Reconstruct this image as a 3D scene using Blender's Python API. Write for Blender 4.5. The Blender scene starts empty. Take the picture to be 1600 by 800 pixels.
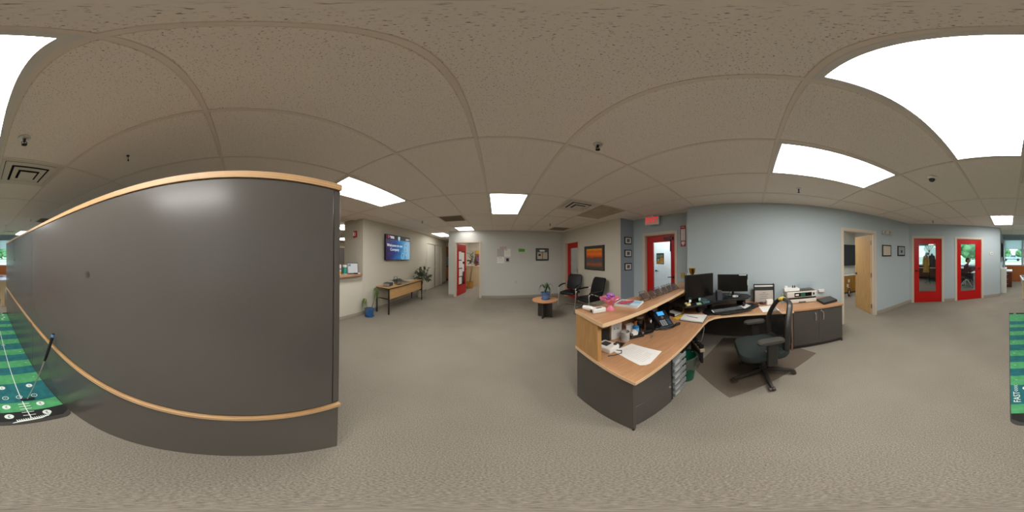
import bpy, bmesh, math, random
from mathutils import Vector, Matrix
random.seed(7)
R = math.radians
SC = bpy.context.scene
COL = SC.collection
CH = 2.435                      # ceiling height

# ------------------------------------------------------------------ camera
cd = bpy.data.cameras.new('camera')
cam = bpy.data.objects.new('camera', cd)
COL.objects.link(cam)
cd.type = 'PANO'
try:
    cd.panorama_type = 'EQUIRECTANGULAR'
except Exception:
    pass
try:
    cd.cycles.panorama_type = 'EQUIRECTANGULAR'
except Exception:
    pass
cd.clip_start = 0.02
cd.clip_end = 400
cam.location = (0, 0, 1.48)
cam.rotation_euler = (R(90 + 0.42), 0, R(-5.3))
SC.camera = cam

# ------------------------------------------------------------------ sky and exposure
W = bpy.data.worlds.new('sky')
SC.world = W
W.use_nodes = True
wn = W.node_tree
bg = wn.nodes['Background']
bg.inputs[0].default_value = (0.66, 0.82, 0.92, 1)
bg.inputs[1].default_value = 5.0
SC.view_settings.view_transform = 'Standard'
SC.view_settings.look = 'None'
SC.view_settings.gamma = 1
SC.view_settings.use_curve_mapping = False
SC.view_settings.exposure = 0.1
LAMP = 17.0                      # brightness of the fluorescent lens panels
try:
    SC.cycles.max_bounces = 10
    SC.cycles.diffuse_bounces = 6
    SC.cycles.transparent_max_bounces = 12
    SC.cycles.sample_clamp_indirect = 6
except Exception:
    pass

# ------------------------------------------------------------------ materials
def C(h):
    h = h.lstrip('#')
    v = [int(h[i:i + 2], 16) / 255 for i in (0, 2, 4)]
    return tuple(((c / 12.92) if c <= 0.04045 else ((c + 0.055) / 1.055) ** 2.4) for c in v) + (1,)

MATS = {}
def mat(name, color='#808080', rough=0.6, metal=0.0, noise=None, bump=None, coat=0, alpha=1, emit=None, estr=0, spec=0.5, trans=0):
    """noise = (scale, colour2, amount, stretch xyz); bump = (scale, strength)"""
    if name in MATS:
        return MATS[name]
    m = bpy.data.materials.new(name)
    m.use_nodes = True
    nt = m.node_tree
    b = nt.nodes['Principled BSDF']
    b.inputs['Base Color'].default_value = C(color)
    b.inputs['Roughness'].default_value = rough
    b.inputs['Metallic'].default_value = metal
    b.inputs['Specular IOR Level'].default_value = spec
    b.inputs['Coat Weight'].default_value = coat
    b.inputs['Alpha'].default_value = alpha
    b.inputs['Transmission Weight'].default_value = trans
    if emit:
        b.inputs['Emission Color'].default_value = C(emit)
        b.inputs['Emission Strength'].default_value = estr
    if noise or bump:
        tc = nt.nodes.new('ShaderNodeTexCoord')
    if noise:
        sc, c2, amt, st = noise
        mp = nt.nodes.new('ShaderNodeMapping')
        mp.inputs['Scale'].default_value = st
        nt.links.new(tc.outputs['Object'], mp.inputs[0])
        n = nt.nodes.new('ShaderNodeTexNoise')
        n.inputs['Scale'].default_value = sc
        n.inputs['Detail'].default_value = 4
        nt.links.new(mp.outputs[0], n.inputs['Vector'])
        cr = nt.nodes.new('ShaderNodeValToRGB')
        cr.color_ramp.elements[0].position = 0.5 - 0.22 / max(amt, .01) * .5
        cr.color_ramp.elements[1].position = 0.5 + 0.22 / max(amt, .01) * .5
        cr.color_ramp.elements[0].color = C(c2)
        cr.color_ramp.elements[1].color = C(color)
        nt.links.new(n.outputs['Fac'], cr.inputs[0])
        nt.links.new(cr.outputs[0], b.inputs['Base Color'])
    if bump:
        n2 = nt.nodes.new('ShaderNodeTexNoise')
        n2.inputs['Scale'].default_value = bump[0]
        n2.inputs['Detail'].default_value = 3
        nt.links.new(tc.outputs['Object'], n2.inputs['Vector'])
        bp = nt.nodes.new('ShaderNodeBump')
        bp.inputs['Strength'].default_value = bump[1]
        bp.inputs['Distance'].default_value = 0.004
        nt.links.new(n2.outputs['Fac'], bp.inputs['Height'])
        nt.links.new(bp.outputs[0], b.inputs['Normal'])
    MATS[name] = m
    return m

def glass_mat(name, tint='#ffffff', refl=0.08, rough=0.02):
    if name in MATS:
        return MATS[name]
    m = bpy.data.materials.new(name)
    m.use_nodes = True
    nt = m.node_tree
    nt.nodes.remove(nt.nodes['Principled BSDF'])
    out = nt.nodes['Material Output']
    t = nt.nodes.new('ShaderNodeBsdfTransparent')
    t.inputs[0].default_value = C(tint)
    g = nt.nodes.new('ShaderNodeBsdfGlossy')
    g.inputs['Roughness'].default_value = rough
    mx = nt.nodes.new('ShaderNodeMixShader')
    fr = nt.nodes.new('ShaderNodeFresnel')
    fr.inputs['IOR'].default_value = 1.45
    ad = nt.nodes.new('ShaderNodeMath')
    ad.operation = 'MULTIPLY_ADD'
    ad.inputs[1].default_value = 0.8
    ad.inputs[2].default_value = refl - 0.03
    ad.use_clamp = True
    nt.links.new(fr.outputs[0], ad.inputs[0])
    nt.links.new(ad.outputs[0], mx.inputs[0])
    nt.links.new(t.outputs[0], mx.inputs[1])
    nt.links.new(g.outputs[0], mx.inputs[2])
    nt.links.new(mx.outputs[0], out.inputs['Surface'])
    MATS[name] = m
    return m

WOOD = mat('beech_laminate', '#bc8f6b', .32, noise=(5, '#ab7f5a', .7, (1.2, 14, 14)))
WOODY = mat('beech_laminate_across', '#bc8f6b', .32, noise=(5, '#ab7f5a', .7, (14, 1.2, 14)))
OAKV = mat('upright_oak_laminate', '#bd9058', .4, noise=(5, '#ab7e48', .7, (16, 16, 1)))
EDGE = mat('pale_edge_band', '#e3bf98', .4)
PLY = mat('layered_ply_edge', '#d8b48a', .45, noise=(2, '#b48a5a', .9, (.4, .4, 110)))
GREY = mat('charcoal_laminate', '#4d4944', .36, noise=(3, '#494540', .4, (1, 1, 1)))
PANEL = mat('charcoal_panel', '#5a5651', .25, noise=(2, '#56524d', .4, (1, 1, 1)), spec=.6)
DGREY = mat('dark_grey_laminate', '#3f3b37', .5)
BLACK = mat('black_plastic', '#161616', .45)
BLACKG = mat('glossy_black_plastic', '#0b0b0c', .18)
BLACKF = mat('black_fabric', '#1d1e1f', .85, bump=(300, .4))
LEATHER = mat('black_leather', '#101112', .48, bump=(160, .25), spec=.35)
CHROME = mat('brushed_steel', '#dad8d4', .38, 1)
DMETAL = mat('dark_metal', '#2a2522', .4, .6)
WHITE = mat('white_plastic', '#e4e2dc', .4)
PAPER = mat('white_paper', '#e9e7e2', .85)
INK = mat('black_ink', '#222222', .7)
RED = mat('red_door_paint', '#c01512', .32, spec=.4)
FRAME = mat('cream_door_paint', '#d3c6b4', .45)
WALLW = mat('warm_white_wall_paint', '#cfc9ba', .7, bump=(220, .12))
WALLF = mat('cool_white_wall_paint', '#c9c9c2', .7, bump=(220, .12))
WALLB = mat('pale_blue_wall_paint', '#b3bfc3', .7, bump=(220, .12))
WALLD = mat('grey_blue_wall_paint', '#9aa5b2', .7, bump=(220, .12))
BASE = mat('grey_vinyl_base', '#a39a8b', .5)
TBAR = mat('ceiling_grid_paint', '#e4dacc', .6)
GLASS = glass_mat('clear_glass')
LENS = glass_mat('clear_plastic', '#e8eef0', .12, .08)
RUBBER = mat('black_rubber', '#101010', .7)
SOIL = mat('potting_soil', '#3a2a1e', .95, bump=(60, 1))
LEAF = mat('green_leaf', '#2f4f20', .4, noise=(9, '#1f3916', .6, (1, 1, 1)))
LEAFP = mat('pale_green_leaf', '#75803f', .5, noise=(9, '#4f6230', .6, (1, 1, 1)))
FICUS = mat('dark_ficus_leaf', '#2a371f', .4, noise=(9, '#6a7358', .5, (1, 1, 1)))
BARK = mat('brown_bark', '#6a5640', .9, bump=(40, .6))
COBALT = mat('blue_glazed_ceramic', '#1f4f96', .2, noise=(6, '#2c6fa6', .5, (1, 1, 2)), coat=.5)
YELLOW = mat('yellow_paper', '#e3c23b', .7)
SCREEN = mat('dark_screen', '#0d0e0d', .28)

def carpet():
    m = bpy.data.materials.new('beige_carpet')
    m.use_nodes = True
    nt = m.node_tree
    b = nt.nodes['Principled BSDF']
    b.inputs['Roughness'].default_value = .95
    b.inputs['Specular IOR Level'].default_value = .15
    tc = nt.nodes.new('ShaderNodeTexCoord')
    n1 = nt.nodes.new('ShaderNodeTexNoise'); n1.inputs['Scale'].default_value = 150; n1.inputs['Detail'].default_value = 4
    n1.inputs['Roughness'].default_value = .7
    n2 = nt.nodes.new('ShaderNodeTexNoise'); n2.inputs['Scale'].default_value = 1.3; n2.inputs['Detail'].default_value = 5
    for n in (n1, n2):
        nt.links.new(tc.outputs['Object'], n.inputs['Vector'])
    r = nt.nodes.new('ShaderNodeValToRGB')
    r.color_ramp.elements[0].position = .33; r.color_ramp.elements[1].position = .67
    r.color_ramp.elements[0].color = C('#6b645a'); r.color_ramp.elements[1].color = C('#aaa295')
    nt.links.new(n1.outputs['Fac'], r.inputs[0])
    r2 = nt.nodes.new('ShaderNodeValToRGB')
    r2.color_ramp.elements[0].position = .3; r2.color_ramp.elements[1].position = .7
    r2.color_ramp.elements[0].color = (.86, .85, .84, 1); r2.color_ramp.elements[1].color = (1, 1, 1, 1)
    nt.links.new(n2.outputs['Fac'], r2.inputs[0])
    mx = nt.nodes.new('ShaderNodeMix'); mx.data_type = 'RGBA'; mx.blend_type = 'MULTIPLY'; mx.inputs[0].default_value = 1
    nt.links.new(r.outputs[0], mx.inputs[6]); nt.links.new(r2.outputs[0], mx.inputs[7])
    nt.links.new(mx.outputs[2], b.inputs['Base Color'])
    bp = nt.nodes.new('ShaderNodeBump'); bp.inputs['Strength'].default_value = .5; bp.inputs['Distance'].default_value = .006
    nt.links.new(n1.outputs['Fac'], bp.inputs['Height']); nt.links.new(bp.outputs[0], b.inputs['Normal'])
    return m

def tile_mat():
    m = bpy.data.materials.new('fissured_ceiling_tile')
    m.use_nodes = True
    nt = m.node_tree
    b = nt.nodes['Principled BSDF']
    b.inputs['Roughness'].default_value = .9
    b.inputs['Specular IOR Level'].default_value = .1
    tc = nt.nodes.new('ShaderNodeTexCoord')
    geo = nt.nodes.new('ShaderNodeNewGeometry')
    n1 = nt.nodes.new('ShaderNodeTexNoise'); n1.inputs['Scale'].default_value = 150; n1.inputs['Detail'].default_value = 3
    n1.inputs['Roughness'].default_value = .65
    nt.links.new(geo.outputs['Position'], n1.inputs['Vector'])
    r = nt.nodes.new('ShaderNodeValToRGB')
    r.color_ramp.elements[0].position = .33; r.color_ramp.elements[1].position = .40
    r.color_ramp.elements[0].color = C('#857b6e'); r.color_ramp.elements[1].color = C('#f2eadf')
    nt.links.new(n1.outputs['Fac'], r.inputs[0])
    nt.links.new(r.outputs[0], b.inputs['Base Color'])
    bp = nt.nodes.new('ShaderNodeBump'); bp.inputs['Strength'].default_value = .5; bp.inputs['Distance'].default_value = .003
    nt.links.new(r.outputs[0], bp.inputs['Height']); nt.links.new(bp.outputs[0], b.inputs['Normal'])
    return m
CARPET = carpet()
TILE = tile_mat()

# ------------------------------------------------------------------ mesh builder
class B:
    def __init__(self):
        self.bm = bmesh.new()
        self.M = None
    def v(self, p):
        p = Vector(p)
        if self.M is not None:
            p = self.M @ p
        return self.bm.verts.new(p)
    def f(self, vs):
        try:
            return self.bm.faces.new(vs)
        except ValueError:
            return None
    def box(self, x0, x1, y0, y1, z0, z1):
        p = [self.v((x, y, z)) for z in (z0, z1) for y in (y0, y1) for x in (x0, x1)]
        for q in ((0, 2, 3, 1), (4, 5, 7, 6), (0, 1, 5, 4), (2, 6, 7, 3), (0, 4, 6, 2), (1, 3, 7, 5)):
            self.f([p[i] for i in q])
        return self
    def prism(self, pts, z0, z1):
        a = [self.v((x, y, z0)) for x, y in pts]
        b = [self.v((x, y, z1)) for x, y in pts]
        n = len(pts)
        self.f(a[::-1]); self.f(b)
        for i in range(n):
            self.f([a[i], a[(i + 1) % n], b[(i + 1) % n], b[i]])
        return self
    def poly(self, pts):
        self.f([self.v(p) for p in pts])
        return self
    def frame_at(self, d):
        d = Vector(d).normalized()
        u = Vector((0, 0, 1)) if abs(d.z) < .9 else Vector((1, 0, 0))
        a = d.cross(u).normalized()
        return a, a.cross(d).normalized()
    def tube(self, pts, r, n=8, closed=False, flat=1.0):
        pts = [Vector(p) for p in pts]
        k = len(pts)
        rs = r if isinstance(r, (list, tuple)) else [r] * k
        rings = []
        pa = None
        for i, p in enumerate(pts):
            if closed:
                d = pts[(i + 1) % k] - pts[i - 1]
            else:
                d = pts[min(i + 1, k - 1)] - pts[max(i - 1, 0)]
            d.normalize()
            if pa is None:
                a, b = self.frame_at(d)
            else:
                a = (pa - d * pa.dot(d))
                if a.length < 1e-6:
                    a, b = self.frame_at(d)
                a.normalize(); b = a.cross(d).normalized()
            pa = a
            rings.append([self.v(p + (a * math.cos(2 * math.pi * j / n) * flat + b * math.sin(2 * math.pi * j / n)) * rs[i]) for j in range(n)])
        m = k if closed else k - 1
        for i in range(m):
            A, D = rings[i], rings[(i + 1) % k]
            for j in range(n):
                self.f([A[j], A[(j + 1) % n], D[(j + 1) % n], D[j]])
        if not closed:
            self.f(rings[0][::-1]); self.f(rings[-1])
        return self
    def cyl(self, p0, p1, r0, r1=None, n=14):
        return self.tube([p0, p1], [r0, r0 if r1 is None else r1], n)
    def lathe(self, prof, n=20, c=(0, 0, 0), wave=0, waves=0):
        rings = []
        for r, z in prof:
            rings.append([self.v((c[0] + r * (1 + (wave if i_wave(prof, r, z) else 0) * math.sin(waves * 2 * math.pi * j / n)) * math.cos(2 * math.pi * j / n),
                                  c[1] + r * math.sin(2 * math.pi * j / n), c[2] + z)) for j in range(n)])
        for A, D in zip(rings, rings[1:]):
            for j in range(n):
                self.f([A[j], A[(j + 1) % n], D[(j + 1) % n], D[j]])
        self.f(rings[0][::-1]); self.f(rings[-1])
        return self
    def ball(self, c, r, seg=12, ring=8):
        r = r if isinstance(r, (list, tuple)) else (r, r, r)
        m = Matrix.Translation(c) @ Matrix.Diagonal((r[0], r[1], r[2], 1))
        if self.M is not None:
            m = self.M @ m
        bmesh.ops.create_uvsphere(self.bm, u_segments=seg, v_segments=ring, radius=1, matrix=m)
        return self
    def strip(self, pts, w, up=(0, 0, 1), fold=0.0):
        """a leaf or ribbon along pts with widths w"""
        pts = [Vector(p) for p in pts]
        L = []
        for i, p in enumerate(pts):
            d = (pts[min(i + 1, len(pts) - 1)] - pts[max(i - 1, 0)]).normalized()
            s = d.cross(Vector(up))
            if s.length < 1e-4:
                s = Vector((1, 0, 0))
            s.normalize()
            nrm = s.cross(d)
            L.append((self.v(p - s * w[i] + nrm * fold * w[i]), self.v(p), self.v(p + s * w[i] + nrm * fold * w[i])))
        for a, b in zip(L, L[1:]):
            self.f([a[0], a[1], b[1], b[0]]); self.f([a[1], a[2], b[2], b[1]])
        return self
    def mesh(self, name, m, smooth=False):
        bmesh.ops.recalc_face_normals(self.bm, faces=self.bm.faces)
        me = bpy.data.meshes.new(name)
        self.bm.to_mesh(me)
        self.bm.free()
        if m:
            me.materials.append(m)
        if smooth:
            me.polygons.foreach_set('use_smooth', [True] * len(me.polygons))
            me.set_sharp_from_angle(angle=R(38))
        return me
    def obj(self, name, m, parent=None, loc=(0, 0, 0), rot=(0, 0, 0), smooth=False, bevel=0, seg=2, sub=0, solid=0):
        o = bpy.data.objects.new(name, self.mesh(name, m, smooth))
        COL.objects.link(o)
        o.location = loc
        o.rotation_euler = rot
        if parent is not None:
            o.parent = parent
        if solid:
            s = o.modifiers.new('solid', 'SOLIDIFY'); s.thickness = solid; s.offset = 0
        if bevel:
            b = o.modifiers.new('bevel', 'BEVEL'); b.width = bevel; b.segments = seg; b.limit_method = 'ANGLE'; b.angle_limit = R(40)
        if sub:
            s = o.modifiers.new('sub', 'SUBSURF'); s.levels = sub; s.render_levels = sub
        return o

def i_wave(prof, r, z):
    return r > 0.6 * max(p[0] for p in prof) and z > 0.5 * max(p[1] for p in prof)

def tag(o, label=None, cat=None, group=None, kind=None):
    if label: o['label'] = label
    if cat: o['category'] = cat
    if group: o['group'] = group
    if kind: o['kind'] = kind
    return o

def thing(name, label, cat, loc=(0, 0, 0), rz=0, group=None):
    o = bpy.data.objects.new(name, None)
    COL.objects.link(o)
    o.location = loc
    o.rotation_euler = (0, 0, rz)
    o.empty_display_size = .05
    return tag(o, label, cat, group)

def struct_empty(name, loc, rz):
    o = bpy.data.objects.new(name, None)
    COL.objects.link(o)
    o.location = loc
    o.rotation_euler = (0, 0, rz)
    return tag(o, kind='structure')

def copy_tree(o, parent=None):
    c = o.copy()
    COL.objects.link(c)
    if parent is not None:
        c.parent = parent
    for ch in list(o.children):
        copy_tree(ch, c)
    return c

def text(name, body, size, m, parent=None, loc=(0, 0, 0), rot=(0, 0, 0), ext=.0006, align='CENTER', sx=1.0, shear=0.0):
    cu = bpy.data.curves.new(name, 'FONT')
    cu.body = body
    cu.size = size
    cu.align_x = align
    cu.align_y = 'CENTER'
    cu.extrude = ext
    cu.shear = shear
    cu.resolution_u = 2
    t = bpy.data.objects.new(name + '_source', cu)
    COL.objects.link(t)
    bpy.context.view_layer.update()
    dg = bpy.context.evaluated_depsgraph_get()
    me = bpy.data.meshes.new_from_object(t.evaluated_get(dg))
    bpy.data.objects.remove(t)
    me.name = name
    me.materials.clear()
    me.materials.append(m)
    o = bpy.data.objects.new(name, me)
    COL.objects.link(o)
    o.location = loc
    o.rotation_euler = rot
    o.scale = (sx, 1, 1)
    if parent is not None:
        o.parent = parent
    return o
UP = (R(90), 0, 0)              # stands text up so that it faces local -Y

# ------------------------------------------------------------------ floor, ceiling, walls
fl = B().prism([(-9.2, -9.2), (6.6, -9.2), (6.6, 10.6), (-9.2, 10.6)], -.12, 0).obj('floor', CARPET)
tag(fl, kind='structure')
ceil = B().box(-9.2, 6.6, -7.77, 10.6, CH + .035, CH + .14).obj('ceiling', TBAR)
tag(ceil, kind='structure')
c2 = B().box(-9.2, 6.6, -9.3, -7.70, 2.78, 2.9).obj('ceiling.001', WALLB)
tag(c2, kind='structure')
tag(B().box(-9.2, 6.6, -7.77, -7.70, CH, 2.78).obj('trim_1', WALLB), kind='structure')

def wall(name, A, Bp, m, thick=.12, z0=0, z1=CH + .036, openings=(), base=None, caps=None):
    A = Vector(A); Bv = Vector(Bp)
    d = Bv - A
    L = d.length
    rz = math.atan2(d.y, d.x)
    b = B()
    s = 0
    for (s0, s1, a, c) in sorted(openings):
        if s0 > s: b.box(s, s0, 0, thick, z0, z1)
        if a > z0: b.box(s0, s1, 0, thick, z0, a)
        if c < z1: b.box(s0, s1, 0, thick, c, z1)
        s = s1
    if s < L: b.box(s, L, 0, thick, z0, z1)
    o = b.obj(name, m, loc=(A.x, A.y, 0), rot=(0, 0, rz))
    tag(o, kind='structure')
    if base:
        bb = B()
        s = base[1]
        for (s0, s1, a, c) in sorted(openings):
            if a > .05: continue
            if s0 - .06 > s: bb.box(s, s0 - .062, -.010, -.0005, .001, .098)
            s = s1 + .062
        if s < L - base[2]: bb.box(s, L - base[2], -.010, -.0005, .001, .098)
        tag(bb.obj(base[0], BASE, loc=(A.x, A.y, 0), rot=(0, 0, rz), bevel=.004), kind='structure')
    return (A.x, A.y, 0), rz, L

F_FRONT = wall('wall_front', (-1.76, 5.75), (2.47, 5.75), WALLF, openings=[(.27, 1.15, 0, 2.0)], base=('baseboard_front', 0, .02))
F_SLANT = wall('wall_front_right', (2.45, 5.74), (2.70, 2.85), WALLW, thick=.14, openings=[(.20, 1.075, 0, 2.0)], base=('baseboard_front_right', 0, 0))
F_ALC = wall('wall_alcove', (2.705, 2.85), (3.12, 2.80), WALLD, base=('baseboard_alcove', 0, .02))
F_EXIT = wall('wall_exit', (3.12, 2.82), (3.165, .98), WALLB, openings=[(.37, 1.195, 0, 2.0)], base=('baseboard_exit', .02, 0))
F_RIGHT = wall('wall_right', (2.80, 1.19), (2.83, -4.02), WALLB, openings=[(2.935, 3.795, 0, 2.0)], base=('baseboard_right', 2.64, .0))
F_BACK = wall('wall_back', (2.83, -4.02), (.31, -5.74), WALLB, openings=[(.133, 1.012, 0, 2.0), (1.471, 2.34, 0, 2.0)], base=('baseboard_back', .012, 0))
wall('wall_office', (.315, -5.742), (.345, -9.0), WALLB, thick=.1, z1=2.78, base=('baseboard_office', .012, .0))
F_LEFT = wall('wall_left', (-2.93, 2.72), (-2.93, 9.1), WALLW, base=('baseboard_left', 0, 0), openings=[(3.70, 5.52, 0, 2.08)])
wall('wall_column', (-3.69, 2.719), (-2.931, 2.719), WALLW)
wall('wall_counter', (-2.93, -1.0), (-2.93, 2.716), WALLW, thick=.14, z1=1.03, base=('baseboard_counter', 0, 0))
# shells of the rooms around
wall('wall_window_left', (-2.93, -9.0), (-2.93, -1.0), WALLB, z1=2.78)
wall('wall_corridor', (-1.70, 10.29), (-1.70, 5.87), WALLW, thick=.06)
wall('wall_corridor_far', (-9.0, 10.3), (-1.60, 10.3), WALLW)
wall('wall_front_office', (-1.62, 9.05), (4.6, 9.05), WALLW)
wall('wall_side_room', (4.45, 9.05), (4.45, 1.0), WALLB)
wall('wall_side_room_divider', (2.6, 5.86), (4.45, 5.86), WALLF)
wall('wall_vestibule', (3.27, 3.05), (4.45, 3.05), WALLB)
wall('wall_return', (2.925, 1.07), (6.5, 1.07), WALLB)
wall('wall_right_office', (5.4, 1.0), (5.4, -4.02), WALLF)
wall('wall_east', (6.4, -4.02), (6.4, -9.0), WALLF)
wall('wall_right_divider', (2.96, -4.02), (6.4, -4.02), WALLF)
wall('wall_office_divider', (1.93, -4.85), (3.45, -8.98), WALLB, thick=.08)
wall('wall_west', (-9.0, -1.2), (-9.0, 10.3), WALLW)
wall('wall_west_south', (-2.96, -1.1), (-9.0, -1.1), WALLW)

# window wall at the far end: seen facing -Y, so its own x runs towards -X
WA = (6.5, -9.0)
def wx(x): return 6.5 - x
wins = [(wx(5.7), wx(3.75), .84, 2.12), (wx(3.15), wx(1.0), .86, 2.12), (wx(.235), wx(-.728), .90, 2.34), (wx(-.805), wx(-1.77), .90, 2.34), (wx(-1.845), wx(-2.8), .90, 2.34)]
F_WIN = wall('wall_window', WA, (-3.1, -9.0), WALLB, thick=.2, z1=2.80, openings=wins)
ALU = mat('pale_window_frame', '#9fb0b8', .4, .2)
BLINDM = bpy.data.materials.new('translucent_blind')
BLINDM.use_nodes = True
_nt = BLINDM.node_tree
_b = _nt.nodes['Principled BSDF']
_b.inputs['Base Color'].default_value = C('#e3edf2'); _b.inputs['Roughness'].default_value = .8
_t = _nt.nodes.new('ShaderNodeBsdfTranslucent'); _t.inputs[0].default_value = C('#e3edf2')
_m = _nt.nodes.new('ShaderNodeMixShader'); _m.inputs[0].default_value = .6
_nt.links.new(_b.outputs[0], _m.inputs[1]); _nt.links.new(_t.outputs[0], _m.inputs[2])
_nt.links.new(_m.outputs[0], _nt.nodes['Material Output'].inputs['Surface'])
for i, (s0, s1, a, c) in enumerate(wins):
    w = struct_empty('window_%d' % (i + 1), F_WIN[0], F_WIN[1])
    t = .03
    b = B()
    b.box(s0, s1, .05, .12, a, a + t); b.box(s0, s1, .05, .12, c - t, c)
    b.box(s0, s0 + t, .05, .12, a + t, c - t); b.box(s1 - t, s1, .05, .12, a + t, c - t)
    b.obj('window_frame', ALU, w)
    B().box(s0 + t, s1 - t, .082, .088, a + t, c - t).obj('pane', GLASS, w)
    B().box(s0 - .03, s1 + .03, -.04, .05, a - .03, a - .001).obj('window_sill', FRAME, w)
    if i >= 2:
        bl = tag(B().box(s0 + .005, s1 - .005, .015, .019, 1.80, c - .05).obj('roller_blind', BLINDM, None, F_WIN[0], (0, 0, F_WIN[1])),
                 ['half lowered pale roller blind in the window showing the pickup truck', 'half lowered pale roller blind next to the edge of the tall grey partition',
                  'half lowered pale roller blind hidden behind the tall grey partition'][i - 2], 'blind', 'roller blinds')
        B().box(s0 + .005, s1 - .005, .008, .026, 1.782, 1.80).obj('hem_bar', ALU, bl)
        B().cyl((s0 + .005, .022, c - .03), (s1 - .005, .022, c - .03), .022, n=10).obj('roller', ALU, bl)
    if i == 0:
        b = B()
        for k in range(46):
            z = a + .05 + k * .026
            b.poly([(s0 + .03, .012, z + .010), (s1 - .03, .012, z + .010), (s1 - .03, .024, z - .010), (s0 + .03, .024, z - .010)])
        bl = tag(b.obj('venetian_blind', BLINDM, None, F_WIN[0], (0, 0, F_WIN[1])), 'closed pale venetian blind behind the coat rack', 'blind')
        B().box(s0 + .02, s1 - .02, .005, .035, c - .045, c - .01).obj('head_rail', ALU, bl)
# wood wainscot below the windows
PINE = mat('orange_pine_plank', '#b8692c', .45, noise=(4, '#9a5424', .8, (9, 9, .8)))
PINED = mat('dark_wood_plank', '#6a4028', .5, noise=(4, '#54301c', .8, (9, 9, .8)))
wainscot = tag(B().box(wx(.345), wx(-2.92), -.012, -.001, .0, .865).obj('trim_2', PINED, loc=F_WIN[0], rot=(0, 0, F_WIN[1])), kind='structure')
me = B().box(-.0665, .0665, -.026, -.012, .01, .86).mesh('plank', PINE)
x = .27
while x > -2.88:
    o = bpy.data.objects.new('plank', me); COL.objects.link(o); o.parent = wainscot
    o.location = (wx(x), 0, 0)
    x -= .136
wain2 = tag(B().box(wx(6.35), wx(.37), -.012, -.001, .0, .80).obj('trim_3', PINED, loc=F_WIN[0], rot=(0, 0, F_WIN[1])), kind='structure')
me = B().box(-.12, .12, -.024, -.012, .01, .80).mesh('plank', PINED)
x = 6.2
while x > .5:
    if not (3.30 < x < 3.60):
        o = bpy.data.objects.new('plank', me); COL.objects.link(o); o.parent = wain2
        o.location = (wx(x), 0, 0)
    x -= .246
tag(B().box(.10, .312, -6.95, -6.2, 0, .93).obj('wall_ledge', WALLF), kind='structure')
tag(B().box(.085, .312, -6.97, -6.18, .931, .955).obj('trim_4', WHITE), kind='structure')

# counter ledge on the half wall
tag(B().prism([(-2.80, -1.0), (-2.80, 2.60), (-2.925, 2.708), (-3.30, 2.708), (-3.30, -1.0)], 1.032, 1.062).obj('trim_5', WOODY, bevel=.006), kind='structure')

# ------------------------------------------------------------------ suspended ceiling: tiles, grid, fixtures
PX, PY, X0, Y0 = .618, 1.228, -.139, -.173
def gx(i): return X0 + PX * i
def gy(j): return Y0 + PY * j
G = .011
def tile_mesh(w, h):
    b = B()
    e = .006
    z1, z2 = CH - .004, CH + .003
    a = [(-w / 2, -h / 2), (w / 2, -h / 2), (w / 2, h / 2), (-w / 2, h / 2)]
    c = [(-w / 2 + e, -h / 2 + e), (w / 2 - e, -h / 2 + e), (w / 2 - e, h / 2 - e), (-w / 2 + e, h / 2 - e)]
    A = [b.v((x, y, z2)) for x, y in a]; D = [b.v((x, y, z2 - .004)) for x, y in c]; T = [b.v((x, y, z2 + .012)) for x, y in a]
    b.f(D[::-1])
    for i in range(4):
        k = (i + 1) % 4
        b.f([A[i], A[k], D[k], D[i]]); b.f([T[i], T[k], A[k], A[i]])
    b.f(T)
    return b.mesh('ceiling_tile', TILE)
TM = tile_mesh(PX - 2 * G, PY - 2 * G)
TH2 = tile_mesh(PX - 2 * G, PY / 2 - 2 * G)
TMS = bpy.data.materials.new('stained_ceiling_tile')
LIGHTS = {(0, -1), (2, -1), (-3, 1), (0, 2), (0, -4), (-4, 5), (-3, -6), (-2, 4)}
# split cells: half taken by another unit ('lo' / 'hi' is the half that is taken)
SPLIT = {(-1, -2): 'hi', (2, 2): 'lo', (-2, 3): 'lo', (3, 4): 'lo', (-3, -4): 'hi', (-2, -6): 'hi'}
def in_area(x, y):
    if y > 5.75: return -3.0 < x < -1.7 and y < 10.2
    if x < -2.93: return False
    if y < -7.4: return False
    if y < -4.0: return x < .33 + max(0, (y + 5.74) * 1.45)
    if x > 2.75: return 1.2 < y < 2.9 and x < 3.3
    return x < 3.0
grid = B()
for i in range(-6, 6):
    for j in range(-7, 9):
        if (i, j) == (-7, 1): continue
        xa, xb, ya, yb = gx(i), gx(i + 1), gy(j), gy(j + 1)
        cx, cy = (xa + xb) / 2, (ya + yb) / 2
        pts = [(xa + .05, ya + .05), (xb - .05, ya + .05), (xa + .05, yb - .05), (xb - .05, yb - .05), (cx, cy)]
        if not any(in_area(*p) for p in pts): continue
        grid.box(xa - G, xa + G, ya + G, yb - G, CH - .004, CH + .012)
        grid.box(xa + G, xb - G, ya - G, ya + G, CH - .0042, CH + .0118)
        grid.box(xa - G, xa + G, ya - G, ya + G, CH - .0041, CH + .0119)
        if (i, j) in LIGHTS: continue
        hs = SPLIT.get((i, j))
        if hs:
            grid.box(xa + G, xb - G, cy - G, cy + G, CH - .0042, CH + .0118)
            o = bpy.data.objects.new('ceiling_tile', TH2)
            o.location = (cx, cy + (.25 if hs == 'lo' else -.25) * PY, 0)
        else:
            o = bpy.data.objects.new('ceiling_tile', TM)
            o.location = (cx, cy, 0)
        COL.objects.link(o)
        o.parent = ceil
go = grid.obj('ceiling_grid', TBAR, ceil)
go['kind'] = 'stuff'

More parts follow.
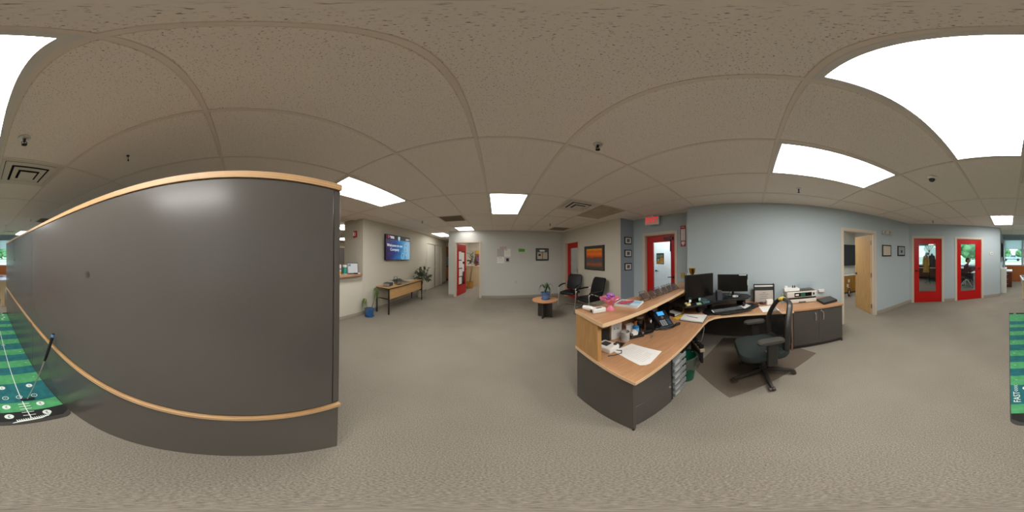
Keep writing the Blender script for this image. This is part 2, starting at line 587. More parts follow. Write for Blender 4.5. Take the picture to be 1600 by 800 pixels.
def lamp_mat(power=1.0):
    m = bpy.data.materials.new('lit_prismatic_lens')
    m.use_nodes = True
    nt = m.node_tree
    b = nt.nodes['Principled BSDF']
    b.inputs['Base Color'].default_value = C('#e8e8e4')
    b.inputs['Roughness'].default_value = .35
    tc = nt.nodes.new('ShaderNodeTexCoord')
    sep = nt.nodes.new('ShaderNodeSeparateXYZ')
    nt.links.new(tc.outputs['Object'], sep.inputs[0])
    ab = nt.nodes.new('ShaderNodeMath'); ab.operation = 'ABSOLUTE'
    nt.links.new(sep.outputs[0], ab.inputs[0])
    r = nt.nodes.new('ShaderNodeMapRange')
    r.inputs['From Min'].default_value = .10; r.inputs['From Max'].default_value = .30
    r.inputs['To Min'].default_value = LAMP * 1.12 * power; r.inputs['To Max'].default_value = LAMP * .72 * power
    nt.links.new(ab.outputs[0], r.inputs[0])
    b.inputs['Emission Color'].default_value = (1, .985, .95, 1)
    nt.links.new(r.outputs[0], b.inputs['Emission Strength'])
    return m
LAMPM = lamp_mat()
LAMPD = lamp_mat(.35)            # output turned down to keep hot spots off nearby walls
FIXT = mat('white_fixture_frame', '#d9d6d0', .4)
def fixture(x0, x1, y0, y1, label, lens=None):
    cx, cy = (x0 + x1) / 2, (y0 + y1) / 2
    w, h = (x1 - x0) / 2, (y1 - y0) / 2
    t = thing('ceiling_light', label, 'ceiling light', (cx, cy, CH - .003), 0, 'fluorescent ceiling panels')
    b = B()
    g = .030
    b.box(-w, w, -h, -h + g, -.004, .016); b.box(-w, w, h - g, h, -.004, .016)
    b.box(-w, -w + g, -h + g, h - g, -.004, .016); b.box(w - g, w, -h + g, h - g, -.004, .016)
    b.obj('frame', FIXT, t)
    B().box(-w + g, w - g, -h + g, h - g, .002, .010).obj('diffuser', lens or LAMPM, t)
    return t
def cell(i, j): return gx(i) + G, gx(i + 1) - G, gy(j) + G, gy(j + 1) - G
fixture(*cell(0, -1), 'large bright fluorescent panel directly overhead beside the camera')
fixture(*cell(2, -1), 'bright fluorescent panel above the printer and storage cabinet')
fixture(*cell(-3, 1), 'bright fluorescent panel above the end of the tall grey partition')
fixture(*cell(0, 2), 'bright fluorescent panel in mid ceiling before the notice wall')
fixture(-1.375 + G, -.757 - G, 4.98, 5.68, 'short fluorescent panel just above the open red door', LAMPD)
fixture(*cell(0, -4), 'bright fluorescent panel near the corner with the thermostat')
fixture(*cell(-4, 5), 'fluorescent panel over the corridor by the white closet doors', LAMPD)
fixture(*cell(-3, -6), 'distant fluorescent panel seen over the far end of the partition')
# lights of the neighbouring rooms, some of them added unseen to brighten them
fixture(1.9, 2.5, -7.2, -6.0, 'added unseen ceiling panel lighting the office of the seated person', LAMPD)  # added fill panel, hidden above the door glass, lifts the dark office
fixture(4.0, 4.6, -6.9, -5.7, 'added unseen ceiling panel lighting the office with the coat rack', LAMPD)  # added out of sight so the coats are lit from the front
fixture(-4.7, -4.1, 2.9, 4.1, 'fluorescent panel in the room behind the side counter')
fixture(-7.6, -7.0, 5.0, 6.2, 'far fluorescent panel deep in the room behind the side counter')
fixture(-.6, .0, 6.9, 8.1, 'fluorescent panel inside the room behind the open red door')
fixture(3.5, 4.1, 3.8, 5.0, 'added unseen ceiling panel brightening the room behind the landscape picture')  # added panel, never in view, keeps the red door's glass from going dark
fixture(3.55, 4.15, 1.5, 2.7, 'added unseen ceiling panel brightening the vestibule behind the exit door')  # added unseen source that brightens the white door behind the exit glass
fixture(4.2, 4.8, -2.6, -1.4, 'fluorescent panel inside the room with the wooden door')

VENT = mat('painted_vent_metal', '#d8d0c2', .45)
DUST = mat('dark_duct', '#1b1713', .9)
VENTD = mat('dusty_vent_metal', '#9a8d78', .7)
def diffuser(cx, cy, label):
    t = thing('air_diffuser', label, 'air vent', (cx, cy, CH - .004), 0, 'square step-down air diffusers')
    b = B()
    s = .292
    b.box(-s, s, -s, -s + .03, -.002, .008); b.box(-s, s, s - .03, s, -.002, .008); b.box(-s, -s + .03, -s + .03, s - .03, -.002, .008); b.box(s - .03, s, -s + .03, s - .03, -.002, .008)
    b.obj('frame', VENT, t)
    B().box(-s + .03, s - .03, -s + .03, s - .03, .035, .037).obj('duct', DUST, t)
    for k, (a, c, z) in enumerate(((.255, .190, -.003), (.165, .112, -.010))):
        b = B()
        for sx, sy in ((1, 0), (-1, 0), (0, 1), (0, -1)):
            if sx:
                q = [(sx * a, -a, z), (sx * a, a, z), (sx * c, c, z + .001), (sx * c, -c, z + .001)]
            else:
                q = [(-a, sy * a, z), (a, sy * a, z), (c, sy * c, z + .001), (-c, sy * c, z + .001)]
            b.poly(q)
        b.obj('louver', VENT, t, solid=.004)
    B().box(-.085, .085, -.085, .085, -.022, -.017).obj('centre_plate', VENT, t)
    return t
def grille(cx, cy, label, hx=.29, hy=.29):
    t = thing('return_grille', label, 'air vent', (cx, cy, CH - .004), 0, 'dusty return air grilles')
    b = B()
    b.box(-hx, hx, -hy, -hy + .02, -.003, .012); b.box(-hx, hx, hy - .02, hy, -.003, .012); b.box(-hx, -hx + .02, -hy + .02, hy - .02, -.003, .012); b.box(hx - .02, hx, -hy + .02, hy - .02, -.003, .012)
    b.obj('frame', VENT, t)
    b = B()
    n = 22
    for k in range(1, n):
        x = -hx + .02 + (2 * hx - .04) * k / n
        b.box(x - .002, x + .002, -hy + .02, hy - .02, .0, .012)
        y = -hy + .02 + (2 * hy - .04) * k / n
        b.box(-hx + .02, hx - .02, y - .002, y + .002, .0, .012)
    o = b.obj('lattice', VENTD, t); o['kind'] = 'stuff'
    B().box(-hx + .02, hx - .02, -hy + .02, hy - .02, .022, .024).obj('filter', VENTD, t)
    return t
diffuser((gx(-1) + gx(0)) / 2, gy(-1) - PY / 4, 'square stepped air diffuser above the putting mat')
diffuser((gx(2) + gx(3)) / 2, gy(2) + PY / 4, 'square stepped air diffuser in front of the landscape picture')
diffuser((gx(-2) + gx(-1)) / 2, gy(-5) - PY / 4, 'small dark distant air diffuser beyond the far partition end')
grille((gx(-2) + gx(-1)) / 2, gy(3) + PY / 4, 'dusty square return grille between the two panels before the red open door')
grille((gx(3) + gx(4)) / 2, gy(4) + PY / 4, 'dusty square return grille near the corner of the notice wall')
grille((gx(-3) + gx(-2)) / 2, gy(-3) - PY / 4, 'dusty return grille seen just above the partition top rail')
tag(B().box(gx(-2) + G, gx(-1) - G, gy(4) + G, 4.98, CH - .002, CH + .01).box(gx(-2) + G, gx(-1) - G, 5.68, 5.80, CH - .002, CH + .01).obj('ceiling_tile', TILE, ceil))
# stained tile next to the diffuser: brown dust blown on one panel, slightly lower
TS = mat('dust_stained_tile', '#cbbda6', .9, noise=(2.2, '#a8957a', .5, (1, 1, 1)), bump=(80, .3))
st = B().box(gx(3) + G, gx(4) - G, gy(2) + G, gy(2) + PY / 2 + .35, CH - .006, CH - .0045).obj('ceiling_tile', TS, ceil)
st['label'] = 'dust stained ceiling tile'

def sprinkler(x, y, label, s=1.0):
    t = thing('fire_sprinkler', label, 'sprinkler', (x, y, CH - .003), 0, 'ceiling sprinkler heads')
    B().lathe([(.0, .0), (.036, .0), (.034, -.006), (.018, -.012), (.0, -.013)], 18).obj('escutcheon', CHROME, t, smooth=True)
    B().cyl((0, 0, -.012), (0, 0, -.04), .010, .008, 10).tube([(-.012, 0, -.036), (-.016, 0, -.05), (-.005, 0, -.062)], .003, 6).tube([(.012, 0, -.036), (.016, 0, -.05), (.005, 0, -.062)], .003, 6).obj('head', DMETAL, t, smooth=True)
    b = B()
    b.lathe([(.0, -.062), (.017, -.062), (.017, -.065), (.0, -.066)], 12)
    b.obj('deflector', DMETAL, t)
    t.scale = (s, s, s)
    return t
sprinkler(.669, .934, 'dark sprinkler head in the ceiling over the reception counter')
sprinkler(-.26, -1.059, 'chrome sprinkler head beside the large overhead panel and vent', 1.2)
sprinkler(2.081, -.608, 'small sprinkler head above the blue wall and printer')
sprinkler(-1.87, 3.79, 'small sprinkler head ahead of the wall television')
sprinkler(1.46, 4.30, 'small sprinkler head between the diffuser and the corner grille')
sprinkler(2.0, -3.98, 'small sprinkler head above the glazed red office doors')
sprinkler(-1.18, -4.09, 'small sprinkler head over the partition top beside a grille')
# ceiling hook left of the partition, dome camera, small detector
t = thing('ceiling_hook', 'little black hook hanging from the ceiling tile above the partition', 'hook', (-1.045, -.874, CH - .001))
B().cyl((0, 0, .0), (0, 0, -.006), .014, n=10).tube([(0, 0, -.005), (.004, .004, -.03), (-.004, 0, -.045)], .003, 6).ball((-.004, 0, -.055), (.007, .007, .014), 8, 6).obj('hook_body', BLACK, t, smooth=True)
t = thing('dome_camera', 'white dome security camera on the ceiling near the bright panels', 'camera', (.83, -1.632, CH - .001))
B().lathe([(.0, 0), (.052, 0), (.052, -.03), (.046, -.036), (.0, -.036)], 20).obj('housing', WHITE, t, smooth=True)
B().ball((0, 0, -.036), (.038, .038, .036), 16, 10).obj('dome', mat('smoked_dome', '#2b2b2c', .12), t, smooth=True)
t = thing('smoke_detector', 'small white detector in the ceiling behind the far end of the partition', 'detector', (-.69, -5.15, CH - .001))
B().lathe([(.0, 0), (.05, 0), (.048, -.02), (.03, -.03), (.0, -.03)], 16).obj('detector_body', WHITE, t, smooth=True)

# ------------------------------------------------------------------ doors
def lever(parent, x, z, side, y=-.0, m=None):
    """lever handle on a leaf whose front face is local y = y; side = +1 lever points to +x"""
    m = m or DMETAL
    b = B()
    b.cyl((x, y, z), (x, y - .012, z), .030, n=16)
    b.cyl((x, y - .012, z), (x, y - .05, z), .011, n=10)
    b.tube([(x, y - .047, z), (x + side * .05, y - .052, z + .002), (x + side * .12, y - .046, z - .004)], [.011, .010, .008], 8)
    return b.obj('door_handle', m, parent, smooth=True)

def door(n, F, s0, s1, h, leafm, thick=.12, recess=.03, hinge=None, swing=0, lite=None, lever_at=None, glass=None, casing=.055, back=False):
    root = struct_empty('door_%d' % n, F[0], F[1])
    b = B()
    e = .0008
    for y0, y1 in ((-.014, -e), (thick + e, thick + .014)):
        b.box(s0 - casing, s0 + .004, y0, y1, 0, h + casing)
        b.box(s1 - .004, s1 + casing, y0, y1, 0, h + casing)
        b.box(s0 + .004, s1 - .004, y0, y1, h - .004, h + casing)
    b.box(s0 + e, s0 + .018, e, thick - e, 0, h - e); b.box(s1 - .018, s1 - e, e, thick - e, 0, h - e); b.box(s0 + .018, s1 - .018, e, thick - e, h - .018, h - e)
    b.obj('door_frame', FRAME, root, bevel=.003)
    a, c = s0 + .021, s1 - .021
    w = c - a
    t = .042
    H = h - .022
    # leaf is modelled with its hinge edge on x = 0 running to x = +-w
    sg = 1 if hinge != 'right' else -1
    b = B()
    def bx(x0, x1, z0, z1):
        xs = sorted((sg * x0, sg * x1))
        b.box(xs[0], xs[1], 0, t, z0, z1)
    if lite:
        l0, l1, z0, z1 = lite           # margins from the hinge edge, heights
        bx(0, l0, .008, H); bx(l1, w, .008, H); bx(l0, l1, .008, z0); bx(l0, l1, z1, H)
    else:
        bx(0, w, .008, H)
    hx = a if sg > 0 else c
    leaf = b.obj('door_leaf', leafm, root, (hx, recess, 0), (0, 0, R(swing)), bevel=.002)
    if lite:
        xs = sorted((sg * l0, sg * l1))
        B().box(xs[0], xs[1], t / 2 - .003, t / 2 + .003, z0, z1).obj('glass', glass or GLASS, leaf)
        bb = B()
        for yy in (-.006, t):
            bb.box(xs[0] - .012, xs[0] + .006, yy, yy + .006, z0 - .012, z1 + .012); bb.box(xs[1] - .006, xs[1] + .012, yy, yy + .006, z0 - .012, z1 + .012)
            bb.box(xs[0] + .006, xs[1] - .006, yy, yy + .006, z0 - .012, z0 + .006); bb.box(xs[0] + .006, xs[1] - .006, yy, yy + .006, z1 - .006, z1 + .012)
        bb.obj('glazing_bead', leafm, leaf)
    if lever_at:
        lever(leaf, sg * (w - .065), lever_at, -sg)
        if back:
            hb = B()
            x = sg * (w - .065)
            hb.cyl((x, t, lever_at), (x, t + .012, lever_at), .03, n=14).cyl((x, t + .012, lever_at), (x, t + .05, lever_at), .011, n=10).tube([(x, t + .047, lever_at), (x - sg * .12, t + .046, lever_at)], .009, 8)
            hb.obj('door_handle', DMETAL, leaf, smooth=True)
    return root, leaf, w

WOODD = mat('maple_door_veneer', '#c9a169', .35, noise=(4, '#b88e56', .8, (10, 10, .8)))
TINT = glass_mat('reflective_door_glass', '#e6eef0', .10)
door(1, F_BACK, .133, 1.012, 2.0, RED, hinge='right', lite=(.165, .692, .34, 1.83), lever_at=1.0, glass=GLASS)
door(2, F_BACK, 1.471, 2.34, 2.0, RED, hinge='left', lite=(.125, .645, .30, 1.835), lever_at=1.03, glass=GLASS)
r3, leaf3, w3 = door(3, F_RIGHT, 2.935, 3.795, 2.0, WOODD, hinge='right', recess=.078, swing=-98, lever_at=.98, back=True)
for k, z in enumerate((.22, 1.0, 1.78)):
    B().box(-.035, .003, -.004, .046, z - .055, z + .055).obj('hinge', mat('satin_nickel', '#8d857b', .35, .9), leaf3)
r4, leaf4, w4 = door(4, F_EXIT, .37, 1.195, 2.0, RED, recess=.075, hinge='left', lite=(.165, .665, .30, 1.83), lever_at=1.02, glass=glass_mat('vestibule_glass', '#eef4f6', .07))
B().box(w4 - .28, w4 - .06, -.05, -.001, 1.86, 1.925).cyl((w4 - .12, -.03, 1.926), (w4 - .12, -.03, 1.945), .018).obj('door_closer', mat('dark_red_metal', '#5a1210', .4), leaf4)
B().box(w4 - .135, w4 - .125, -.03, -.001, 1.60, 1.86).obj('closer_arm', DMETAL, leaf4)
r5, leaf5, w5 = door(5, F_SLANT, .20, 1.075, 2.0, RED, thick=.14, recess=.095, hinge='left', lite=(.15, .70, .30, 1.81), lever_at=1.04)
r6, leaf6, w6 = door(6, F_FRONT, .27, 1.15, 2.0, RED, hinge='left', recess=.115, swing=77, lite=(.14, .70, .38, 1.72), lever_at=.98, back=True, glass=glass_mat('papered_glass', '#dde2e0', .25, .15))
for z in (.22, 1.0, 1.78):
    B().box(-.004, .03, -.004, .046, z - .05, z + .05).obj('hinge', mat('satin_nickel'), leaf6)
# papers taped inside the open red door
for (x0, x1, z0, z1) in ((.16, .42, 1.38, 1.70), (.43, .68, 1.30, 1.66), (.18, .52, 1.06, 1.34), (.20, .50, .74, 1.02), (.51, .67, .90, 1.20), (.18, .44, .42, .70)):
    s = tag(B().box(x0, x1, .012, .0145, z0, z1).obj('door_notice', PAPER, leaf6))
# white double closet doors in the left wall
r7 = struct_empty('door_7', F_LEFT[0], F_LEFT[1])
CLOS = mat('white_closet_paint', '#d9d3c6', .5)
B().box(3.66, 3.70, -.012, -.001, 0, 2.12).box(5.52, 5.56, -.012, -.001, 0, 2.12).box(3.70, 5.52, -.012, -.001, 2.08, 2.12).obj('door_frame', CLOS, r7)
lf = B().box(3.712, 4.60, .020, .045, .012, 2.07).obj('door_leaf', CLOS, r7, bevel=.003)
B().cyl((4.54, .012, 1.0), (4.54, -.025, 1.0), .018, n=12).obj('knob', CHROME, lf, smooth=True)
lf = B().box(4.625, 5.508, .020, .045, .012, 2.07).obj('door_leaf', CLOS, r7, bevel=.003)
B().cyl((4.70, .012, 1.0), (4.70, -.025, 1.0), .018, n=12).obj('knob', CHROME, lf, smooth=True)
B().box(4.60, 4.625, -.004, .05, .012, 2.07).obj('door_post', mat('grey_post', '#6f695e', .5), r7)
B().box(3.70, 5.52, .10, .11, 0, 2.08).obj('closet_back', DGREY, r7)
# white door seen through the glass of the exit door
wd = struct_empty('door_8', (3.27 + .9, 2.95, 0), R(-90))
B().box(.0, 1.85, -.012, -.001, 0, 2.1).obj('door_leaf', mat('white_vestibule_door', '#dfe6e8', .4), wd, bevel=.002)
lever(wd, .14, 1.05, 1, -.012)

# ------------------------------------------------------------------ tall grey partition
p = thing('office_partition', 'long tall charcoal office partition with a plywood top rail', 'partition', (-.515, 0, 0))
ye, yn = -3.95, .365
B().box(-.075, -.012, ye, yn, .0, .655).obj('lower_panel', PANEL, p, bevel=.002)
B().box(-.085, .004, ye, yn + .003, .658, .684).obj('middle_rail', PLY, p, bevel=.003)
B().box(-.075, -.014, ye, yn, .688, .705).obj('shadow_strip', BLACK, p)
for a, c in ((ye, -2.86), (-2.855, -1.752), (-1.748, .333)):
    u = B().box(-.074, -.004, a + .002, c - .002, .705, 1.748).obj('upper_panel', PANEL, p, bevel=.002)
B().box(-.075, -.008, .337, yn - .001, .705, 1.748).obj('end_post', PANEL, p, bevel=.002)
B().box(-.080, .002, ye, yn + .001, 1.750, 1.777).obj('top_rail', PLY, p, bevel=.002)
for y, z in ((-.712, 1.374), (-2.81, 1.39)):
    B().cyl((-.004, y, z), (-.0025, y, z), .019, n=18).cyl((-.0025, y, z), (-.001, y, z), .012, n=14).obj('grommet', DGREY, p)
B().box(-.002, .0045, -1.80, -1.70, .660, .680).obj('rail_joint', mat('red_brown_joint', '#a0522f', .5), p)
me = B().box(-.0125, -.0112, -.003, .003, .02, .64).mesh('panel_seam', DGREY)
for y in (-2.86, -1.75):
    o = bpy.data.objects.new('panel_seam', me); COL.objects.link(o); o.parent = p; o.location = (0, y, 0)

# ------------------------------------------------------------------ putting mat and putter
MT = mat('teal_turf', '#1f7072', .9, noise=(14, '#1a5f66', .8, (1, 1, 1)), bump=(220, .5))
MG = mat('green_turf', '#54a56c', .9, noise=(14, '#459660', .8, (1, 1, 1)), bump=(220, .5))
MK = mat('black_turf', '#1b1c1b', .85, bump=(220, .4))
MW = mat('white_turf_print', '#dfe8e0', .8)
p = thing('putting_mat', 'long green and teal striped putting practice mat on the carpet', 'mat', (-.268, 0, 0))
mo = [(-.260, -3.95), (.262, -3.95), (.262, -.92)] + [(.262 - .075 * (1 - math.cos(R(t))), -.92 + .075 * math.sin(R(t))) for t in range(15, 91, 15)] + [(-.260 + .075 * (1 - math.sin(R(t))), -.92 + .075 * math.cos(R(t))) for t in range(15, 91, 15)]
B().prism(mo, .001, .008).obj('mat_base', mat('grey_mat_edge', '#3c3a37', .8), p, bevel=.003)
# rounded front end
pts = []
for k in range(9):
    a = math.pi * k / 16
    pts.append((.20 + .055 * math.sin(a) , -.90 + .055 * math.cos(a)))
front = [(-.205, -.845)] + pts + [(.255, -1.01), (-.255, -1.01)] + [(-.20 - .055 * math.sin(math.pi * k / 16), -.90 + .055 * math.cos(math.pi * k / 16)) for k in range(8, 0, -1)]
yb = [-1.00, -1.125, -1.43, -1.60, -1.75, -1.90, -2.06, -2.21, -2.39, -2.55, -2.73, -2.90, -3.08, -3.22, -3.40, -3.72, -3.85]
w2 = .255
for k, (a, c) in enumerate(zip(yb, yb[1:])):
    m = MG if k % 2 == 0 else MT
    if k == 15: m = MG
    B().box(-w2, w2, c, a, .0082, .0102).obj('turf_stripe', m, p)
B().box(-w2, w2, -3.93, -3.85, .0082, .0102).obj('turf_stripe', MK, p)
B().prism([(-w2, -1.0), (-w2, -.93), (-.20, -.885), (.20, -.885), (w2, -.93), (w2, -1.0)], .0082, .0102).obj('turf_stripe', MK, p)
zt = .0103
b = B()
b.box(-.0035, .0035, -2.9, -.905, zt, zt + .0006)
for y in (-1.03, -1.065, -1.10, -.985, -.945):
    b.box(-.04, .04, y - .003, y + .003, zt, zt + .0007)
b.obj('centre_line', MW, p)
def ring(y, x, r, name='ring_mark', fill=None):
    b = B()
    n = 20
    if fill:
        b.prism([(x + r * math.cos(2 * math.pi * k / n), y + r * math.sin(2 * math.pi * k / n)) for k in range(n)], zt, zt + .0008)
    else:
        for k in range(n):
            a0, a1 = 2 * math.pi * k / n, 2 * math.pi * (k + 1) / n
            q = [(x + rr * math.cos(a), y + rr * math.sin(a), zt + .0012) for rr, a in ((r * .8, a0), (r, a0), (r, a1), (r * .8, a1))]
            b.poly(q)
        b.box(x - .003, x + .003, y - .003, y + .003, zt, zt + .001)
    return b.obj(name, MW, p)
for x in (-.11, .01, .115): ring(-1.205, x, .025)
ring(-2.36, 0.0, .026)
for x in (-.115, .125):
    for y, nn in ((-1.37, '1'), (-1.075, '2'), (-.948, '3')):
        d = ring(y, x * (1.0 if nn != '3' else 1.0), .029, 'number_disc', True)
        text('number', nn, .044, INK, d, (x, y, zt + .0016), (0, 0, 0))
for k, y in enumerate((-1.52, -1.83, -2.13, -2.47, -2.82, -3.15)):
    for x in (-.2, .2):
        text('distance_mark', str(k // 2 + 1), .030, MW, p, (x, y, zt + .0008), (0, 0, R(90)))
text('lettering', 'FAST', .075, MW, p, (.205, -1.235, zt + .0008), (0, 0, R(-90)))
text('lettering', '<<<<', .07, MW, p, (.205, -1.375, zt + .0008), (0, 0, R(-90)), sx=.7)
b = B()                                               # the white brushed logo on the front edge
random.seed(3)
x = -.105
b.strip([(-.125, -.915, zt + .003), (-.06, -.890, zt + .003), (.07, -.878, zt + .003), (.118, -.862, zt + .003)], [.003, .007, .009, .003])
while x < .09:
    b.strip([(x, -.895 + .1 * (x + .1), zt + .0035), (x + .006, -.918 + .1 * (x + .1), zt + .0035)], [.004, .003])
    x += .0135
b.obj('brushed_logo', MW, p)
for x in (-.13, .13):
    b = B(); b.box(x - .03, x + .03, -3.905, -3.885, zt, zt + .0006); b.obj('end_mark', MW, p)
for (x, y) in ((-.16, -3.62), (-.11, -3.52), (-.15, -3.78)):
    B().box(x - .025, x + .025, y - .018, y + .018, zt, zt + .0006).obj('end_mark', MW, p)

p = thing('putter', 'golf putter leaning on the grey partition above the striped mat', 'golf club', (-.31, -1.15, .0125))
top = Vector((-.503 + .31 + .012, -1.09 + 1.15, .845))
foot = Vector((.0, .0, .03))
d = top - foot
g0 = foot + d * .66
B().tube([foot, foot + d * .3, g0], [.0045, .005, .006], 8).obj('shaft', CHROME, p, smooth=True)
B().tube([g0 - d * .005, foot + d * .8, top - d * .01], [.010, .012, .013], 10).obj('grip', RUBBER, p, smooth=True)
B().tube([foot + d * .955, foot + d * .985], [.0138, .0142], 10).obj('blue_band', mat('blue_band', '#5f8bb5', .5), p, smooth=True)
B().prism([(-.055, -.012), (.05, -.012), (.055, .0), (.045, .012), (-.05, .012), (-.06, .0)], 0, .022).obj('club_head', mat('dark_steel_head', '#3b3c3d', .3, .8), p, bevel=.004)
B().tube([(.0, 0, .02), (.0, 0, .032)], .006, 8).obj('hosel', CHROME, p)

# ------------------------------------------------------------------ reception desk
p = thing('reception_desk', 'curved L shaped reception desk with beech worktop and charcoal panels', 'desk', (0, 0, 0))
edge = [(.60, .535), (1.715, .535), (1.84, .522), (1.93, .475), (2.0, .39), (2.06, .26), (2.105, .10), (2.135, -.10), (2.14, -.3), (2.14, -.545)]
top = edge + [(2.785, -.545), (2.785, 1.148), (.60, 1.148)]
B().prism(top, .672, .699).obj('worktop', WOOD, p)
eb = B()
per = [(.60, 1.148)] + edge
for (x0, y0), (x1, y1) in zip(per, per[1:]):
    d = Vector((x1 - x0, y1 - y0, 0)).normalized(); n = Vector((d.y, -d.x, 0)) * -1
    n = Vector((-d.y, d.x, 0)) * -1
    a, c = Vector((x0, y0, 0)), Vector((x1, y1, 0))
    n = Vector((d.y, -d.x, 0))
    q = [a + n * .0005, c + n * .0005, c + n * .003, a + n * .003]
    eb.prism([(v.x, v.y) for v in q], .6715, .6995)
eb.obj('edge_band', EDGE, p)
B().box(.61, .633, .56, 1.145, .0, .671).obj('end_panel', GREY, p, bevel=.002)
B().box(.634, 2.78, 1.125, 1.145, .03, .671).obj('front_panel', GREY, p)
B().box(2.735, 2.755, -.51, 1.12, .03, .671).obj('modesty_panel', GREY, p)
B().box(2.20, 2.78, -.542, -.517, .0, .671).obj('support_panel', DGREY, p)
B().box(2.192, 2.199, -.543, -.516, .0, .671).obj('panel_edge', mat('brown_edge_band', '#7b6252', .5), p)
B().box(.602, .634, .852, 1.146, .70, 1.019).obj('hutch_side', OAKV, p, bevel=.002)
B().box(.635, 2.74, 1.124, 1.146, .70, 1.019).obj('hutch_back', WOOD, p)
B().box(2.741, 2.772, .94, 1.146, .70, 1.019).obj('hutch_side', OAKV, p)
cf = [(.60, .792), (1.0, .798), (1.5, .825), (1.92, .855), (2.4, .893), (2.775, .925)]
B().prism(cf + [(2.775, 1.15), (.60, 1.15)], 1.02, 1.049).obj('counter_top', WOOD, p)
ce_ = B().box(.5965, .5995, .792, 1.15, 1.0195, 1.0495)
for (x0, y0), (x1, y1) in zip(cf, cf[1:]):
    ce_.prism([(x0, y0 - .0035), (x1, y1 - .0035), (x1, y1 - .0005), (x0, y0 - .0005)], 1.0195, 1.0495)
ce_.obj('counter_edge', EDGE, p)
B().box(.60, .612, .55, .56, .0, .02).obj('foot', BLACK, p)

p = thing('file_pedestal', 'charcoal two drawer file pedestal under the near end of the desk', 'cabinet', (.637, .575, 0))
B().box(.003, .40, .022, .52, .02, .665).obj('body', GREY, p)
for z0, z1 in ((.025, .335), (.340, .662)):
    B().box(.003, .40, .0, .02, z0, z1).obj('drawer', GREY, p, bevel=.002)
lk = B().cyl((.372, 0, .285), (.372, -.008, .285), .011, n=14).obj('lock', CHROME, p, smooth=True)
B().box(.02, .38, .05, .5, 0, .019).obj('plinth', BLACK, p)

p = thing('drawer_cart', 'slim black cart of grey pull-out trays beside the file pedestal', 'drawer unit', (1.055, .575, 0))
b = B().box(.0, .018, .01, .42, .03, .60).box(.232, .25, .01, .42, .03, .60).box(.018, .232, .40, .42, .03, .60).box(.0, .25, .01, .42, .60, .612).box(.018, .232, .03, .40, .03, .045)
b.obj('cart_frame', BLACK, p)
TRAY = mat('grey_tray_plastic', '#8d8f8e', .4)
tm1 = B().box(.02, .23, .004, .39, -.012, .0).box(.019, .231, -.008, .003, -.016, .032).mesh('drawer', TRAY)
tm2 = B().box(.03, .10, -.012, -.0085, -.006, .022).mesh('drawer_pull', mat('pale_tray_pull', '#b5b7b5', .4))
for k in range(6):
    o = bpy.data.objects.new('drawer', tm1); COL.objects.link(o); o.parent = p; o.location = (0, 0, .085 + k * .088)
    q = bpy.data.objects.new('drawer_pull', tm2); COL.objects.link(q); q.parent = o
for x in (.02, .23):
    for y in (.03, .40):
        B().cyl((x - .01, y, .018), (x + .01, y, .018), .018, n=12).obj('caster', BLACK, p, smooth=True)

p = thing('waste_bin', 'green plastic waste bin with a clear bag liner under the desk', 'bin', (1.475, .66, 0))
GREENP = mat('green_plastic', '#0f5c42', .35)
B().lathe([(.0, .0), (.085, .0), (.118, .36), (.122, .362), (.122, .368), (.112, .366), (.080, .012), (.0, .012)], 24).obj('bin_body', GREENP, p, smooth=True)
random.seed(5)
bag = B()
n = 26
rings = []
for k, (r, z) in enumerate(((.108, .355), (.118, .378), (.130, .374), (.134, .34), (.140, .28), (.146, .235))):
    rings.append([bag.v(((r + random.uniform(-.008, .010) * (k > 1)) * math.cos(2 * math.pi * j / n), (r + random.uniform(-.008, .010) * (k > 1)) * math.sin(2 * math.pi * j / n), z + random.uniform(-.012, .012) * (k > 3))) for j in range(n)])
for A_, D_ in zip(rings, rings[1:]):
    for j in range(n):
        bag.f([A_[j], A_[(j + 1) % n], D_[(j + 1) % n], D_[j]])
bag.obj('bag_liner', glass_mat('clear_bag', '#c9d3d2', .22, .2), p, smooth=True)

p = thing('power_strip', 'beige power strip with black plugs under the desk behind the bin', 'power strip', (1.98, .72, .0), R(40))
B().box(-.20, .20, -.03, .03, .20, .245).obj('strip_body', mat('beige_plastic', '#b8a98f', .5), p, bevel=.005)
random.seed(9)
for k in range(5):
    x = -.16 + k * .078
    B().box(x - .02, x + .02, -.026, .026, .246, .30).obj('plug', BLACK, p, bevel=.006)
B().box(-.19, .19, -.012, .012, .0, .199).obj('strip_stand', BLACK, p)
p = thing('cable_bundle', 'tangle of black cables hanging under the corner of the desk', 'cables', (1.88, .84, 0))
b = B()
for k in range(9):
    x, y = random.uniform(-.14, .14), random.uniform(-.06, .06)
    b.tube([(x, y, .67), (x + random.uniform(-.05, .05), y, .5), (x + random.uniform(-.1, .1), y + random.uniform(-.05, .05), .34), (x + random.uniform(-.16, .16), y, .26), (x + random.uniform(-.16, .16), y - .05, .32), (x + random.uniform(-.1, .1), y, .44)], .007, 6)
b.obj('cables', BLACK, p, smooth=True)
p = thing('power_adapter', 'black power brick on the carpet below the desk cables', 'adapter', (1.80, .80, 0))
B().box(-.05, .05, -.03, .03, .001, .04).obj('brick', BLACK, p, bevel=.006)
tag(B().tube([(1.93, .62, .672), (1.92, .60, .52), (1.90, .62, .38), (1.93, .65, .30), (1.95, .69, .31)], .006, 6).obj('grey_cable', mat('grey_cable', '#8c8a86', .6), smooth=True), 'pale grey cable hanging from the desk edge to the power strip', 'cable')

